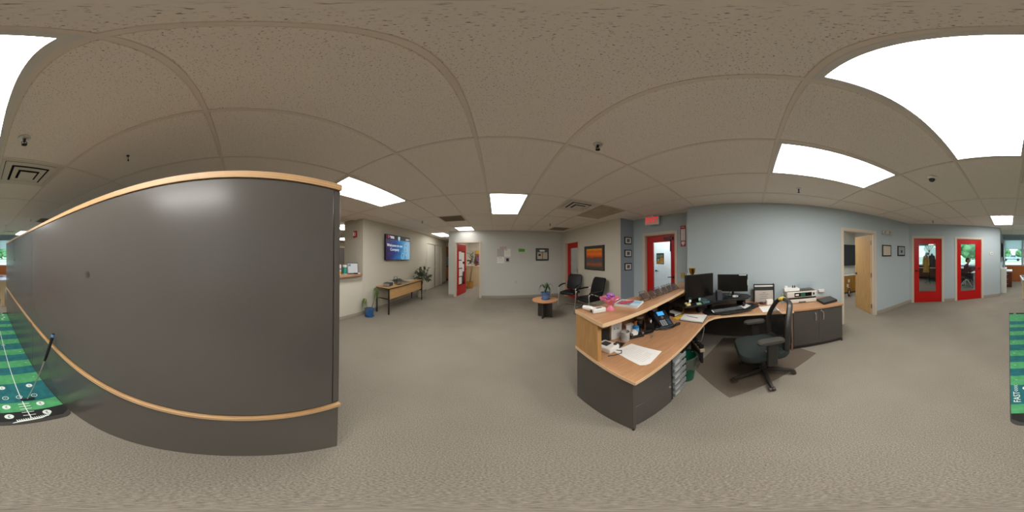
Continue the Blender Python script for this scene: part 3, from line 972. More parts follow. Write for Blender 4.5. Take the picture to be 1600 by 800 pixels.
# storage cabinet with two doors
p = thing('storage_cabinet', 'low charcoal two door cabinet with a beech top under the printer', 'cabinet', (2.20, -.552, 0))
B().box(.022, .585, -.785, -.0, .065, .668).obj('body', GREY, p)
B().box(-.012, .592, -.797, .005, .670, .699).obj('top', WOODY, p, bevel=.003)
B().box(.04, .57, -.775, -.01, .0, .064).obj('plinth', DGREY, p)
B().box(.0, .02, -.786, -.766, .0, .064).obj('foot', DGREY, p)
for y0, y1, hy in ((-.384, -.002, -.330), (-.783, -.388, -.450)):
    dr = B().box(.0, .02, y0, y1, .07, .664).obj('door', GREY, p, bevel=.002)
    B().tube([(.0, hy, .615), (-.018, hy, .605), (-.026, hy, .55), (-.018, hy, .495), (.0, hy, .485)], [.007, .008, .009, .008, .007], 8).obj('handle', CHROME, dr, smooth=True)
    if hy < -.4:
        B().cyl((0, -.425, .640), (-.008, -.425, .640), .012, n=14).obj('lock', CHROME, dr, smooth=True)

# chair mat
CM = mat('clear_brown_chair_mat', '#6a5848', .35, alpha=.26)
cmp_ = tag(B().prism([(1.24, .19), (2.01, -.81), (2.72, -.30), (2.66, .50), (1.70, .66)], .001, .005).obj('chair_mat', CM), 'see through brownish chair mat lying under the swivel chair', 'chair mat')

# ------------------------------------------------------------------ swivel chair
CHM = mat('dark_chair_plastic', '#2b2724', .38)
SEATM = mat('dark_green_seat_fabric', '#222a28', .9, bump=(260, .5))
MESH_M = bpy.data.materials.new('black_chair_mesh')
MESH_M.use_nodes = True
_nt = MESH_M.node_tree
_b = _nt.nodes['Principled BSDF']
_b.inputs['Base Color'].default_value = C('#191715'); _b.inputs['Roughness'].default_value = .8
_b.inputs['Alpha'].default_value = .72
p = thing('swivel_chair', 'black mesh back swivel chair with armrests at the reception desk', 'chair', (1.665, -.09, 0), R(15))
for k in range(5):
    a = R(90 + 72 * k + 14)
    d = Vector((math.cos(a), math.sin(a), 0))
    n = Vector((-d.y, d.x, 0))
    b = B()
    prof = [(.03, .030, .135, .050), (.14, .026, .12, .045), (.26, .022, .095, .038), (.325, .018, .078, .030)]
    rings = []
    for r, w, zt_, th in prof:
        c = d * r
        rings.append([b.v(c + n * w + Vector((0, 0, zt_ - th))), b.v(c + n * w * .7 + Vector((0, 0, zt_))), b.v(c - n * w * .7 + Vector((0, 0, zt_))), b.v(c - n * w + Vector((0, 0, zt_ - th)))])
    for A_, D_ in zip(rings, rings[1:]):
        for j in range(4): b.f([A_[j], A_[(j + 1) % 4], D_[(j + 1) % 4], D_[j]])
    b.f(rings[0][::-1]); b.f(rings[-1])
    lg = b.obj('leg', CHM, p, bevel=.005)
    c = d * .315
    B().cyl(c + n * .004 + Vector((0, 0, .029)), c + n * .026 + Vector((0, 0, .029)), .028, n=14).cyl(c - n * .026 + Vector((0, 0, .029)), c - n * .004 + Vector((0, 0, .029)), .028, n=14).cyl(c + Vector((0, 0, .03)), c + Vector((0, 0, .06)), .009, n=8).obj('caster', mat('caster_plastic', '#453c35', .4), lg, smooth=True)
B().cyl((0, 0, .07), (0, 0, .16), .042, .036, 18).cyl((0, 0, .16), (0, 0, .36), .026, .026, 16).obj('gas_lift', CHM, p, smooth=True)
B().box(-.10, .10, -.13, .12, .355, .40).obj('tilt_mechanism', BLACK, p, bevel=.012)
def rounded(w, d0, d1, r, n=6):
    pts = []
    for cx, cy, a0 in ((w - r, d1 - r, 0), (-w + r, d1 - r, 90), (-w + r, d0 + r, 180), (w - r, d0 + r, 270)):
        for k in range(n + 1):
            a = R(a0 + 90 * k / n)
            pts.append((cx + r * math.cos(a), cy + r * math.sin(a)))
    return pts
def cushion(outline, zs, name, m, parent, crown=0.0, sub=1):
    """zs: list of (scale, z)"""
    b = B()
    cx = sum(p_[0] for p_ in outline) / len(outline); cy = sum(p_[1] for p_ in outline) / len(outline)
    rings = []
    for s, z in zs:
        rings.append([b.v((cx + (x - cx) * s, cy + (y - cy) * s, z + crown * (x * x) )) for x, y in outline])
    n = len(outline)
    for A_, D_ in zip(rings, rings[1:]):
        for j in range(n): b.f([A_[j], A_[(j + 1) % n], D_[(j + 1) % n], D_[j]])
    b.f(rings[0][::-1]); b.f(rings[-1])
    return b.obj(name, m, parent, smooth=True)
cushion(rounded(.255, -.23, .27, .13), [(.80, .402), (.97, .408), (1.0, .43), (1.0, .455), (.97, .478), (.86, .492), (.5, .498)], 'seat', SEATM, p)
for s in (-1, 1):
    a = B().box(s * .265 - .022, s * .265 + .022, -.05, .045, .36, .64).obj('arm_post', CHM, p, bevel=.010)
    b = B().box(min(s * .10, s * .265), max(s * .10, s * .265), -.035, .03, .362, .385)
    b.obj('arm_bracket', CHM, p, bevel=.004)
    o = cushion([(x + s * .268, y) for x, y in rounded(.048, -.12, .135, .045)], [(.85, .642), (1, .65), (1, .668), (.9, .68), (.5, .683)], 'armrest', mat('armrest_pad', '#3a3733', .42), p)
# back: tapered frame with mesh
def back_pt(u, v):
    """u -1..1 across, v 0..1 up"""
    w = .215 + .035 * math.sin(math.pi * min(1, v * 1.0)) - .075 * max(0, v - .5) / .5
    z = .50 + .475 * v
    y = -.205 - .02 * v - .06 * v * v + .035 * (u * u) + .03 * math.sin(math.pi * v)
    return Vector((u * w, y, z))
loop = []
K = 10
for k in range(K + 1): loop.append(back_pt(1, k / K * .93 + .0))
for k in range(1, 8):
    u = 1 - 2 * k / 8
    q = back_pt(u, .93); q.z += .045 * (1 - u * u) ** .5 if abs(u) < 1 else 0; q.y -= .008
    loop.append(q)
for k in range(K, -1, -1): loop.append(back_pt(-1, k / K * .93))
for k in range(1, 6):
    u = -1 + 2 * k / 6
    loop.append(back_pt(u, -.04 * (1 - u * u)))
B().tube(loop, .023, 8, closed=True, flat=1.35).obj('back_frame', CHM, p, smooth=True)
b = B()
gr = [[b.v(back_pt(-1 + 2 * i / 10, j / 10 * (.70 + .10 * (i / 5 - 1) ** 2))) for i in range(11)] for j in range(11)]
for j in range(10):
    for i in range(10): b.f([gr[j][i], gr[j][i + 1], gr[j + 1][i + 1], gr[j + 1][i]])
b.obj('back_mesh', MESH_M, p, smooth=True)
b = B()
for dx in (0,):
    pts = [back_pt(math.cos(R(t)) * .62, .36 + .20 * math.sin(R(t))) + Vector((0, -.028, 0)) for t in range(0, 360, 20)]
    c0 = back_pt(0, .36) + Vector((0, -.03, 0))
    vs = [b.v(q) for q in pts]; vc = b.v(c0)
    for k in range(len(vs)): b.f([vs[k], vs[(k + 1) % len(vs)], vc])
b.obj('lumbar_pad', mat('brown_lumbar_pad', '#3a2c20', .5), p, smooth=True, solid=.012)
B().tube([(0, -.10, .375), (0, -.26, .38), (0, -.315, .44), (0, -.315, .60)], [.022, .024, .022, .016], 10, flat=1.8).obj('back_support', CHM, p, smooth=True)
B().cyl((.09, -.27, .42), (.14, -.27, .42), .024, n=14).obj('knob', CHM, p, smooth=True)
B().box(-.012, .012, .0, .03, -.012, .012).obj('white_knob', WHITE, p, (-.20, .0, .50))
B().tube([loop[11] + Vector((-.004, 0, .004)), loop[12] + Vector((0, 0, .003)), loop[13] + Vector((0, 0, .003))], .0245, 8, flat=1.35).obj('yellow_tag', YELLOW, p, smooth=True)

# ------------------------------------------------------------------ monitors on the sit-stand riser
p = thing('desk_riser', 'black two tier sit stand desk riser in the corner of the desk', 'desk riser', (0, 0, 0))
up = [(1.80, .86), (1.79, .79), (1.86, .72), (1.99, .595), (2.15, .475), (2.25, .34), (2.31, .17), (2.40, .07), (2.53, .04), (2.65, .09), (2.70, .30), (2.70, .78), (2.62, 1.06), (1.86, 1.06)]
B().prism(up, .835, .855).obj('upper_platform', BLACK, p, bevel=.004)
lo = [(1.965, .565), (2.07, .40), (2.18, .20), (2.30, .0), (2.44, -.085), (2.55, -.06), (2.60, .02), (2.58, .2), (2.42, .52), (2.22, .68), (2.05, .66)]
B().prism(lo, .7005, .716).obj('keyboard_tray', BLACK, p, bevel=.004)
for a, c in (((2.0, .70), (2.1, .78)), ((2.46, .14), (2.53, .26)), ((2.20, .60), (2.26, .66))):
    B().prism([(a[0], a[1]), (a[0] + .03, a[1] - .02), (c[0] + .03, c[1] - .02), (c[0], c[1])], .717, .834).obj('riser_leg', BLACK, p)
B().tube([(2.42, .16, .715), (2.39, .13, .735), (2.415, .16, .80), (2.45, .21, .834)], .014, 8).obj('riser_lever', DMETAL, p, smooth=True)

def monitor(label, loc, rz, w, h, zc, note=None):
    """screen faces local -Y"""
    t = thing('monitor', label, 'monitor', (loc[0], loc[1], .8555), rz, 'monitors on the desk riser')
    z0 = zc - h / 2 - .8555
    z1 = z0 + h
    B().box(-w / 2, w / 2, -.012, .022, z0, z1).obj('housing', BLACK, t, bevel=.006)
    B().box(-w / 2 + .010, w / 2 - .010, -.0145, -.0122, z0 + .018, z1 - .010).obj('screen', SCREEN, t)
    B().cyl((0, .05, .012), (0, .04, z0 + h * .4), .020, .018, 10).box(-.05, .05, .0225, .05, z0 + h * .3, z0 + h * .62).obj('stand_neck', BLACK, t)
    B().prism([(.13 * math.cos(2 * math.pi * k / 20), .03 + .085 * math.sin(2 * math.pi * k / 20)) for k in range(20)], .0005, .012).obj('stand_foot', BLACKG, t)
    return t, z0, z1
m1, a0, a1 = monitor('large black monitor nearest the wooden counter with sticky notes below', (2.09, .706), R(-32), .475, .33, 1.075)
m2, b0, b1 = monitor('smaller black monitor further right against the pale blue wall', (2.49, .315), R(-86), .465, .27, 1.065)
for x, hexc, wd in ((-.175, '#dfe9ee', .036), (-.02, '#8fd2d6', .034)):
    B().box(x - wd / 2, x + wd / 2, -.0135, -.0125, a0 - .034, a0 + .012).obj('sticky_note', mat('note_' + hexc[1:], hexc, .8), m1, (0, -.003, 0), (R(-6), 0, 0))
B().box(.10, .21, -.0155, -.0148, b1 - .016, b1 - .004).obj('label_strip', PAPER, m2)
B().box(.226, .233, -.0135, -.0128, b0 + .10, b0 + .19).obj('label_strip', mat('pale_yellow', '#e5e0b8', .7), m2)
B().box(-.205, -.16, -.016, -.0147, b0 + .004, b0 + .010).obj('power_mark', mat('power_led', '#3d6d5f', .4), m1)
# things on the riser
def simple(name, label, cat, loc, rz=0, group=None): return thing(name, label, cat, loc, rz, group)
p = thing('speaker', 'slim dark grey desktop speaker standing between the two monitors', 'speaker', (2.20, .47, .8555), R(-55))
B().prism([(-.04, -.03), (.04, -.03), (.034, .04), (-.034, .04)], .0, .15).obj('cabinet', mat('slate_plastic', '#2d2f36', .5), p, bevel=.01)
B().box(-.033, .033, -.034, -.031, .012, .138).obj('speaker_cloth', mat('slate_cloth', '#3b3d47', .8), p)
p = thing('desk_cup_tools', 'dark pen leaning behind the small speaker', 'pen', (2.36, .40, .8555), 0)
B().tube([(0, 0, .004), (.07, -.06, .095)], .005, 8).cyl((0, 0, .0), (0, 0, .012), .03).obj('pen_body', BLACK, p, smooth=True)
p = thing('earbuds', 'white cable coil on the riser under the right monitor', 'cable', (2.36, .26, .868), 0)
B().tube([(.03 * math.cos(t * .55) * (1 + .1 * math.sin(t)), .04 * math.sin(t * .55), .005 + .0015 * t) for t in range(0, 20)], .005, 6).obj('cable_coil', WHITE, p, smooth=True)
p = thing('yellow_cloth', 'crumpled pale yellow cloth on the near end of the riser', 'cloth', (1.87, .80, .8555), R(20))
b = B()
random.seed(4)
for k in range(7):
    b.ball((random.uniform(-.045, .045), random.uniform(-.03, .03), .012), (.03, .022, .014), 10, 6)
b.obj('cloth_folds', mat('pale_yellow_cloth', '#d8c98a', .9), p, smooth=True)
p = thing('sticky_pad', 'small green sticky note pad on the riser near the yellow cloth', 'note pad', (1.96, .68, .8555), R(30))
B().box(-.03, .03, -.03, .03, 0, .012).obj('pad', mat('green_note', '#a7c7a0', .8), p)
p = thing('desk_phone_card', 'small grey box on the riser in front of the left monitor', 'box', (2.05, .62, .8555), R(-40))
B().box(-.05, .05, -.025, .025, 0, .02).obj('box_body', mat('teal_card', '#3f6b70', .6), p)
# keyboard and mouse
p = thing('keyboard', 'black ergonomic keyboard on the lower tray in front of the monitors', 'keyboard', (2.16, .335, .7165), R(-58))
B().prism([(-.225, -.06), (-.12, -.085), (.0, -.07), (.12, -.085), (.225, -.06), (.225, .075), (-.225, .075)], .0, .018).obj('keyboard_body', BLACK, p, bevel=.005)
km = B().box(-.0075, .0075, -.0075, .0075, .0185, .026).mesh('key', mat('key_plastic', '#74787a', .4))
for r_ in range(5):
    for k in range(20):
        o = bpy.data.objects.new('key', km); COL.objects.link(o); o.parent = p; o.location = (-.195 + k * .0205 + (r_ % 2) * .005, -.03 + r_ * .022, 0)
for k in range(3):
    B().box(-.222, -.206, -.035 + k * .035, -.012 + k * .035, .0185, .023).obj('media_key', WHITE, p)
p = thing('wrist_rest', 'black foam wrist rest along the front of the keyboard', 'wrist rest', (2.115, .205, .7165), R(-58))
B().tube([(-.21, 0, .014), (-.1, -.012, .014), (0, -.006, .014), (.1, -.012, .014), (.21, 0, .014)], .0125, 8, flat=1.8).obj('foam_pad', RUBBER, p, smooth=True)
def sheet(name, label, pts, z, m=PAPER, cat='paper', th=.0012, group=None):
    return tag(B().prism(pts, z, z + th).obj(name, m), label, cat, group)
sheet('paper_sheet', 'white sheet of paper under the riser lever beside the keyboard', [(2.27, .13), (2.44, .03), (2.53, .12), (2.37, .24)], .7168)

# ------------------------------------------------------------------ things on the reception worktop
s = sheet('paper_sheet', 'large white printed sheet with a curled corner lying on the near worktop', [(.784, .912), (.761, .637), (.785, .612), (.818, .602), (1.005, .635), (.971, .899)], .700)
b = B()
for k in range(13):
    y = .87 - k * .018
    b.box(.80, .80 + (.14 if k % 4 else .09), y - .001, y + .001, .7014, .7017)
b.obj('printed_lines', mat('faint_print', '#b9b8b5', .8), s)
def mug_at(p):
    B().lathe([(.0, .0), (.036, .0), (.040, .006), (.041, .094), (.0385, .096), (.037, .09), (.035, .01), (.0, .009)], 22).obj('cup', mat('grey_white_ceramic', '#c9c6c0', .25, noise=(14, '#9c9894', .6, (1, 1, 1))), p, smooth=True)
    B().tube([(.040, 0, .078), (.062, 0, .074), (.068, 0, .05), (.058, 0, .026), (.040, 0, .022)], .0065, 8).obj('handle', mat('bronze_handle', '#5c4630', .35, .5), p, smooth=True)
p = thing('mug', 'white ceramic mug with dark handle on the worktop under the counter', 'mug', (.985, .985, .6995), R(-62))
mug_at(p)
p = thing('box_sign', 'white card box with small print standing against the hutch back', 'box', (.955, 1.075, .6995), R(-8))
B().box(-.055, .055, -.017, .017, 0, .165).obj('box_body', PAPER, p, bevel=.002)
text('lettering', 'A to', .032, mat('print_grey', '#55565a', .7), p, (-.004, -.0174, .112), UP)
p = thing('label_printer', 'white and grey label printer in the end of the hutch', 'label printer', (.77, .965, .6995), R(12))
B().prism([(-.06, -.075), (.06, -.075), (.06, .075), (-.06, .075)], 0, .05).obj('printer_body', WHITE, p, bevel=.012)
B().box(-.03, .03, -.02, .04, .051, .056).obj('dark_window', DGREY, p)
B().cyl((.035, -.05, .05), (.035, -.05, .056), .014, n=14).obj('button', DGREY, p)
p = thing('tablet_stand', 'dark slanted tablet on a stand behind the label printer', 'tablet', (.80, 1.07, .6995), R(-6))
B().box(-.08, .08, -.006, .006, 0.0, .12).obj('tablet_body', BLACK, p, (0, 0, .005), (R(-18), 0, 0), bevel=.003)
B().box(-.04, .04, -.02, .035, 0, .006).obj('stand_foot', BLACK, p)
p = thing('candle_glass', 'rose coloured glass candle behind the mug', 'candle', (1.055, 1.085, .6995))
B().lathe([(.0, 0), (.028, 0), (.030, .004), (.030, .085), (.0, .086)], 18).obj('jar', mat('rose_glass', '#a87258', .2, .3), p, smooth=True)
p = thing('note_block', 'white upright block of note cards in the hutch', 'note block', (1.135, 1.085, .6995), R(-12))
B().box(-.045, .045, -.02, .02, 0, .095).obj('cards', PAPER, p)
p = thing('hand_sanitizer', 'small blue sanitizer bottle under the wooden counter', 'bottle', (1.17, 1.03, .6995))
B().lathe([(.0, 0), (.024, 0), (.026, .004), (.026, .060), (.018, .070), (.010, .074), (.0, .074)], 18).obj('bottle_body', mat('blue_gel', '#2f86c8', .15, trans=.2), p, smooth=True)
B().lathe([(.0262, .018), (.0265, .018), (.0265, .05), (.0262, .05)], 18).obj('bottle_label', mat('pale_blue_band', '#6fb0dc', .4), p, smooth=True)
B().cyl((0, 0, .074), (0, 0, .10), .010, n=12).box(-.006, .02, -.005, .005, .10, .108).obj('pump', mat('orange_cap', '#c77a3a', .4), p)
p.scale = (1.2, 1.2, 1.2)
p = thing('black_jar', 'dark glass jar with a clear lid under the counter', 'jar', (1.25, 1.05, .6995))
B().lathe([(.0, 0), (.042, 0), (.045, .006), (.045, .098), (.036, .108), (.0, .108)], 20).obj('jar_body', mat('dark_glass', '#17120f', .1, coat=.5), p, smooth=True)
B().lathe([(.0, .108), (.036, .108), (.036, .122), (.015, .126), (.012, .14), (.0, .142)], 18).obj('lid', mat('clear_lid', '#8d857b', .15, alpha=.6), p, smooth=True)
p.scale = (1.1, 1.1, 1.3)
p = thing('pen_cup', 'black square pen cup with a white scissor ring', 'pen holder', (1.30, .95, .6995), R(25))
b = B().box(-.036, .036, -.036, -.033, 0, .095).box(-.036, .036, .033, .036, 0, .095).box(-.036, -.033, -.033, .033, 0, .095).box(.033, .036, -.033, .033, 0, .095).box(-.033, .033, -.033, .033, 0, .004)
b.obj('cup', BLACK, p)
for k, (x, y, hx, c) in enumerate(((.01, .01, .03, '#8a3b22'), (-.01, .02, -.02, '#202020'), (.02, -.01, .01, '#505860'))):
    B().tube([(x, y, .006), (x + hx * .5, y + .01, .135)], .004, 8).obj('pen', mat('pen_' + c[1:], c, .4), p, smooth=True)
B().tube([(.0 + .014 * math.cos(R(t)), -.005, .108 + .014 * math.sin(R(t))) for t in range(0, 360, 30)], .005, 6, closed=True).obj('scissor_ring', WHITE, p, smooth=True)
p = thing('tape_dispenser', 'black tape dispenser with a white roll beside the mug', 'tape dispenser', (1.105, .955, .6995), R(-25))
B().prism([(-.07, -.025), (.06, -.025), (.06, .025), (-.07, .025)], 0, .03).obj('base', BLACK, p, bevel=.006)
B().cyl((-.03, -.014, .05), (-.03, .014, .05), .033, n=20).obj('tape_roll', WHITE, p, smooth=True)
B().box(.045, .06, -.014, .014, .03, .045).obj('cutter', CHROME, p)
p = thing('stapler', 'dark stapler lying behind the tape dispenser', 'stapler', (1.205, .935, .6995), R(-20))
B().box(-.07, .07, -.016, .016, 0, .012).obj('base', BLACK, p, bevel=.004)
B().box(-.07, .065, -.013, .013, .022, .042).obj('top_arm', BLACK, p, (0, 0, -.001), (0, R(3), 0), bevel=.006)
B().box(-.07, -.045, -.014, .014, .011, .024).obj('hinge', CHROME, p)
p = thing('paper_clips', 'small metal clips scattered near the stapler', 'clips', (1.20, .86, .6995), R(10))
p['kind'] = 'stuff'
b = B()
random.seed(2)
for k in range(6):
    x, y = random.uniform(-.04, .04), random.uniform(-.02, .02)
    b.tube([(x - .014, y, .003), (x + .014, y + .004, .003), (x + .012, y + .010, .003), (x - .010, y + .006, .003)], .0015, 6)
b.obj('clips', CHROME, p, smooth=True)
p = thing('plastic_sleeve', 'clear plastic sleeve lying beside the label printer', 'plastic sleeve', (.885, .965, .6998), R(20))
B().box(-.05, .05, -.04, .04, 0, .002).obj('sleeve', LENS, p)
tag(B().tube([(.80, .905, .704), (.83, .87, .704), (.80, .84, .7038), (.74, .85, .7038), (.70, .87, .704)], .0035, 6).obj('thin_lead', BLACK, smooth=True), 'thin black cord curling in front of the label printer', 'cable')

# desk phone
p = thing('desk_phone', 'black desk telephone with a lit blue display', 'telephone', (1.475, .955, .6995), R(-28))
b = B()
prof = [(-.10, .012), (.07, .115), (.085, .11), (.075, .0), (-.10, .0)]
a = [b.v((-.095, y, z)) for y, z in prof]; c = [b.v((.095, y, z)) for y, z in prof]
b.f(a); b.f(c[::-1])
for k in range(5): b.f([a[k], a[(k + 1) % 5], c[(k + 1) % 5], c[k]])
b.obj('phone_body', BLACK, p, bevel=.005)
sl = math.atan2(.103, .17)
def on_face(x, t): return (x, -.10 + .17 * t, .012 + .103 * t)
def face_box(name, x0, x1, t0, t1, m, h=.004, lift=.0006):
    cx, ct = (x0 + x1) / 2, (t0 + t1) / 2
    L = .1988
    return B().box(-(x1 - x0) / 2, (x1 - x0) / 2, -(t1 - t0) * L / 2, (t1 - t0) * L / 2, lift, lift + h).obj(name, m, p, on_face(cx, ct), (sl, 0, 0))
face_box('display', -.005, .06, .70, .93, mat('blue_display', '#0d2c4a', .2, emit='#49a9f2', estr=1.1), .002)
B().tube([on_face(-.068, .05), on_face(-.068, .35), on_face(-.068, .65), on_face(-.068, .95)], [.022, .014, .014, .022], 10, flat=1.3).obj('handset', BLACKG, p, (0, -.008, .016), smooth=True)
for r_ in range(4):
    for k in range(3):
        face_box('key', -.02 + k * .02, -.005 + k * .02, .10 + r_ * .085, .16 + r_ * .085, mat('phone_key', '#9aa0a6', .4), .004)
for r_ in range(4):
    face_box('line_key', .05, .075, .12 + r_ * .085, .175 + r_ * .085, mat('blue_line_key', '#3a5674', .4), .003)
B().cyl(on_face(.02, .55), (on_face(.02, .55)[0], on_face(.02, .55)[1] - .004, on_face(.02, .55)[2] + .007), .012, n=16).obj('dial_pad', CHROME, p, smooth=True)
b = B()
pts = [(-.06, -.10, .012), (-.02, -.13, .01), (.05, -.13, .01), (.10, -.11, .01), (.15, -.10, .01), (.17, -.075, .01), (.14, -.065, .01), (.11, -.085, .01), (.07, -.11, .012)]
b.tube(pts, .0065, 6)
b.obj('coiled_cord', BLACK, p, smooth=True)
p.scale = (1.2, 1.2, 1.25)

p = thing('letter_tray', 'black upright file holder behind the telephone', 'file holder', (1.70, 1.04, .6995), R(-8))
B().prism([(-.04, -.06), (.04, -.06), (.04, .06), (-.04, .06)], 0, .005).box(-.04, -.034, -.06, .06, .005, .21).box(.034, .04, -.06, .06, .005, .21).box(-.034, .034, .054, .06, .005, .21).obj('holder', BLACK, p)
p = thing('folder', 'grey folder leaning beside the telephone under the counter', 'folder', (1.56, 1.112, .6995), 0)
B().box(-.06, .06, -.006, .006, .0, .25).obj('folder_cover', mat('grey_folder', '#9c9c9e', .6), p, (0, 0, .002))
p = thing('paper_tray', 'black flat paper tray with white papers right of the telephone', 'paper tray', (1.885, 1.0, .6995), R(-12))
B().box(-.095, .095, -.09, .09, .0, .006).box(-.095, -.09, -.09, .09, .006, .045).box(.09, .095, -.09, .09, .006, .045).box(-.09, .09, .085, .09, .006, .045).obj('tray', BLACK, p)
B().box(-.08, .085, -.088, .08, .007, .022).obj('papers', PAPER, p)
p = thing('yellow_note_pad', 'yellow lined pad lying between the telephone and the notebook', 'note pad', (1.795, .875, .6995), R(-8))
B().box(-.09, .075, -.022, .03, 0, .012).obj('pad', YELLOW, p)
tag(B().tube([(1.88, .90, .705), (1.94, .88, .75), (1.97, .90, .80), (1.99, .93, .835)], .004, 6).obj('yellow_cable', YELLOW, smooth=True), 'yellow cable rising from the worktop to the riser', 'cable')
# open notebook
p = thing('notebook', 'open white notebook at the corner of the worktop', 'notebook', (0, 0, .6995))
B().prism([(1.70, .83), (1.70, .545), (1.955, .565), (1.90, .855)], .0, .004).obj('cover', BLACK, p)
B().prism([(1.71, .825), (1.71, .55), (1.83, .562), (1.81, .84)], .0045, .020).obj('pages', PAPER, p)
B().prism([(1.835, .562), (1.945, .57), (1.89, .85), (1.815, .84)], .0045, .022).obj('pages', PAPER, p)
B().tube([(1.80, .64, .0225), (1.83, .79, .0225)], .003, 6).obj('pen', INK, p)

# ------------------------------------------------------------------ things on the counter top
ZC = 1.0492
p = thing('thermometer_gun', 'white handheld forehead thermometer lying on the counter corner', 'thermometer', (.69, 1.015, ZC), R(0))
B().tube([(-.035, .10, .020), (-.015, .055, .020), (.0, .02, .020)], [.019, .021, .020], 12, flat=1.0).obj('grip', WHITE, p, smooth=True)
B().prism([(-.035, -.035), (.07, -.052), (.085, -.035), (.075, .005), (-.02, .025)], .0, .036).obj('head', WHITE, p, bevel=.009, seg=3)
B().box(.005, .05, -.03, -.006, .0362, .0375).obj('display', mat('grey_blue_lcd', '#4a6172', .3), p, rot=(0, 0, R(-8)))
B().cyl((-.032, -.01, .018), (-.037, -.0095, .018), .011, n=12).obj('sensor', DGREY, p)
p = thing('candy_dish', 'pink ruffled glass pedestal dish filled with wrapped candies', 'dish', (.825, .99, ZC))
PINK = mat('pink_glass', '#d9738c', .12, coat=.6)
n = 32
b = B()
prof = [(.0, .0, 0), (.036, .0, 0), (.038, .004, 0), (.030, .016, 0), (.014, .030, 0), (.012, .040, 0), (.030, .052, 0), (.052, .072, .02), (.066, .090, .06), (.082, .098, .10), (.080, .101, .10), (.062, .093, .06), (.046, .074, .0), (.0, .062, 0)]
rings = [[b.v((r * (1 + wv * math.sin(9 * 2 * math.pi * j / n)) * math.cos(2 * math.pi * j / n), r * (1 + wv * math.sin(9 * 2 * math.pi * j / n)) * math.sin(2 * math.pi * j / n), z + wv * .06 * math.cos(9 * 2 * math.pi * j / n))) for j in range(n)] for r, z, wv in prof]
for A_, D_ in zip(rings, rings[1:]):
    for j in range(n): b.f([A_[j], A_[(j + 1) % n], D_[(j + 1) % n], D_[j]])
b.obj('glass_bowl', PINK, p, smooth=True)
random.seed(12)
cm = B().ball((0, 0, 0), (.017, .011, .010), 10, 6).strip([(-.027, 0, .001), (-.015, 0, 0)], [.010, .003]).strip([(.027, 0, .001), (.015, 0, 0)], [.010, .003]).mesh('wrapped_candy', mat('purple_wrapper', '#8d4fb0', .25, coat=.6), True)
cm2 = cm.copy(); cm2.materials.clear(); cm2.materials.append(mat('pink_wrapper', '#c98ad0', .25, coat=.6))
for k in range(18):
    a = random.uniform(0, 6.28); r_ = random.uniform(0, .040)
    o = bpy.data.objects.new('wrapped_candy', cm if k % 3 else cm2); COL.objects.link(o)
    o.location = (.825 + r_ * math.cos(a), .99 + r_ * math.sin(a), ZC + .092 + .040 * (1 - r_ / .04) + .005 * (k % 3))
    o.rotation_euler = (random.uniform(-.5, .5), random.uniform(-.5, .5), random.uniform(0, 6))
    tag(o, ('shiny purple wrapped candy' if k % 3 else 'pale pink wrapped candy') + ' heaped in the pink glass dish', 'candy', ('purple' if k % 3 else 'pale pink') + ' candies in the dish')
p = thing('brochure_stack', 'stack of pale blue brochures lying flat on the counter', 'brochures', (1.035, .985, ZC), R(22))
random.seed(8)
for k in range(6):
    dx, dy = random.uniform(-.004, .004), random.uniform(-.004, .004)
    B().box(-.085 + dx, .085 + dx, -.105 + dy, .105 + dy, k * .0035, k * .0035 + .0031).obj('brochure', mat('pale_blue_cover', '#c3d6df', .4) if k == 5 else PAPER, p)
B().box(-.01, .06, -.10, .02, .0212, .0216).obj('cover_print', mat('light_blue_print', '#8fc0d8', .4), p)
for k in range(5):
    B().box(-.075 + k * .026, -.062 + k * .026, -.03, .09, .0217, .022).obj('cover_print', INK, p)
p = thing('red_leaflet', 'bright red folded leaflet lying on the brochure stack', 'leaflet', (1.015, 1.005, ZC + .0225), R(-20))
B().prism([(-.075, -.02), (-.02, -.032), (.07, -.012), (.085, .012), (.02, .026), (-.06, .016)], 0, .006).obj('leaflet', mat('red_gloss_paper', '#c8283c', .3), p)
B().strip([(-.05, -.008, .0065), (.0, -.002, .0065), (.06, .003, .0065)], [.003, .005, .003]).obj('leaflet_print', mat('pink_print', '#e58a9a', .4), p)
# wire mesh business card holders
WIRE = mat('dark_wire', '#2a2522', .4, .5)
CARDM = [mat('taupe_card', '#75685f', .7), mat('greyish_card', '#8a7f78', .7), mat('brown_card', '#6f584d', .7)]
hl = ['mesh business card holder nearest the brochures, half empty', 'second mesh business card holder from the brochures with a white card edge', 'third mesh business card holder from the brochures',
      'fourth mesh business card holder from the brochures', 'fifth mesh business card holder, second from the wall end', 'last mesh business card holder, closest to the large monitor']
def holder(x, y, rz, label):
    t = thing('card_holder', label, 'card holder', (x, y, ZC), rz, 'mesh card holders on the counter')
    b = B()
    b.tube([(-.05, -.035, .003), (.05, -.035, .003), (.05, .015, .003), (-.05, .015, .003)], .0022, 6, closed=True)
    b.tube([(-.05, -.035, .003), (-.042, .03, .066), (.042, .03, .066), (.05, -.035, .003)], .0022, 6)
    b.obj('wire_frame', WIRE, t)
    m = B()
    for k in range(11):
        u = -.044 + .0088 * k
        m.tube([(u, -.032, .006), (u * .9, .027, .062)], .0007, 4)
    for k in range(7):
        v = k / 7
        w = .046 - .005 * v
        m.tube([(-w, -.032 + .059 * v, .006 + .056 * v), (w, -.032 + .059 * v, .006 + .056 * v)], .0007, 4)
    m.obj('wire_mesh', WIRE, t)
    B().box(-.044, .044, -.003, .003, .0, .052).obj('cards', CARDM[len(label) % 3], t, (0, -.004, .006), (R(-38), 0, 0))
    t.scale = (1.12, 1.12, 1.25)
    return t
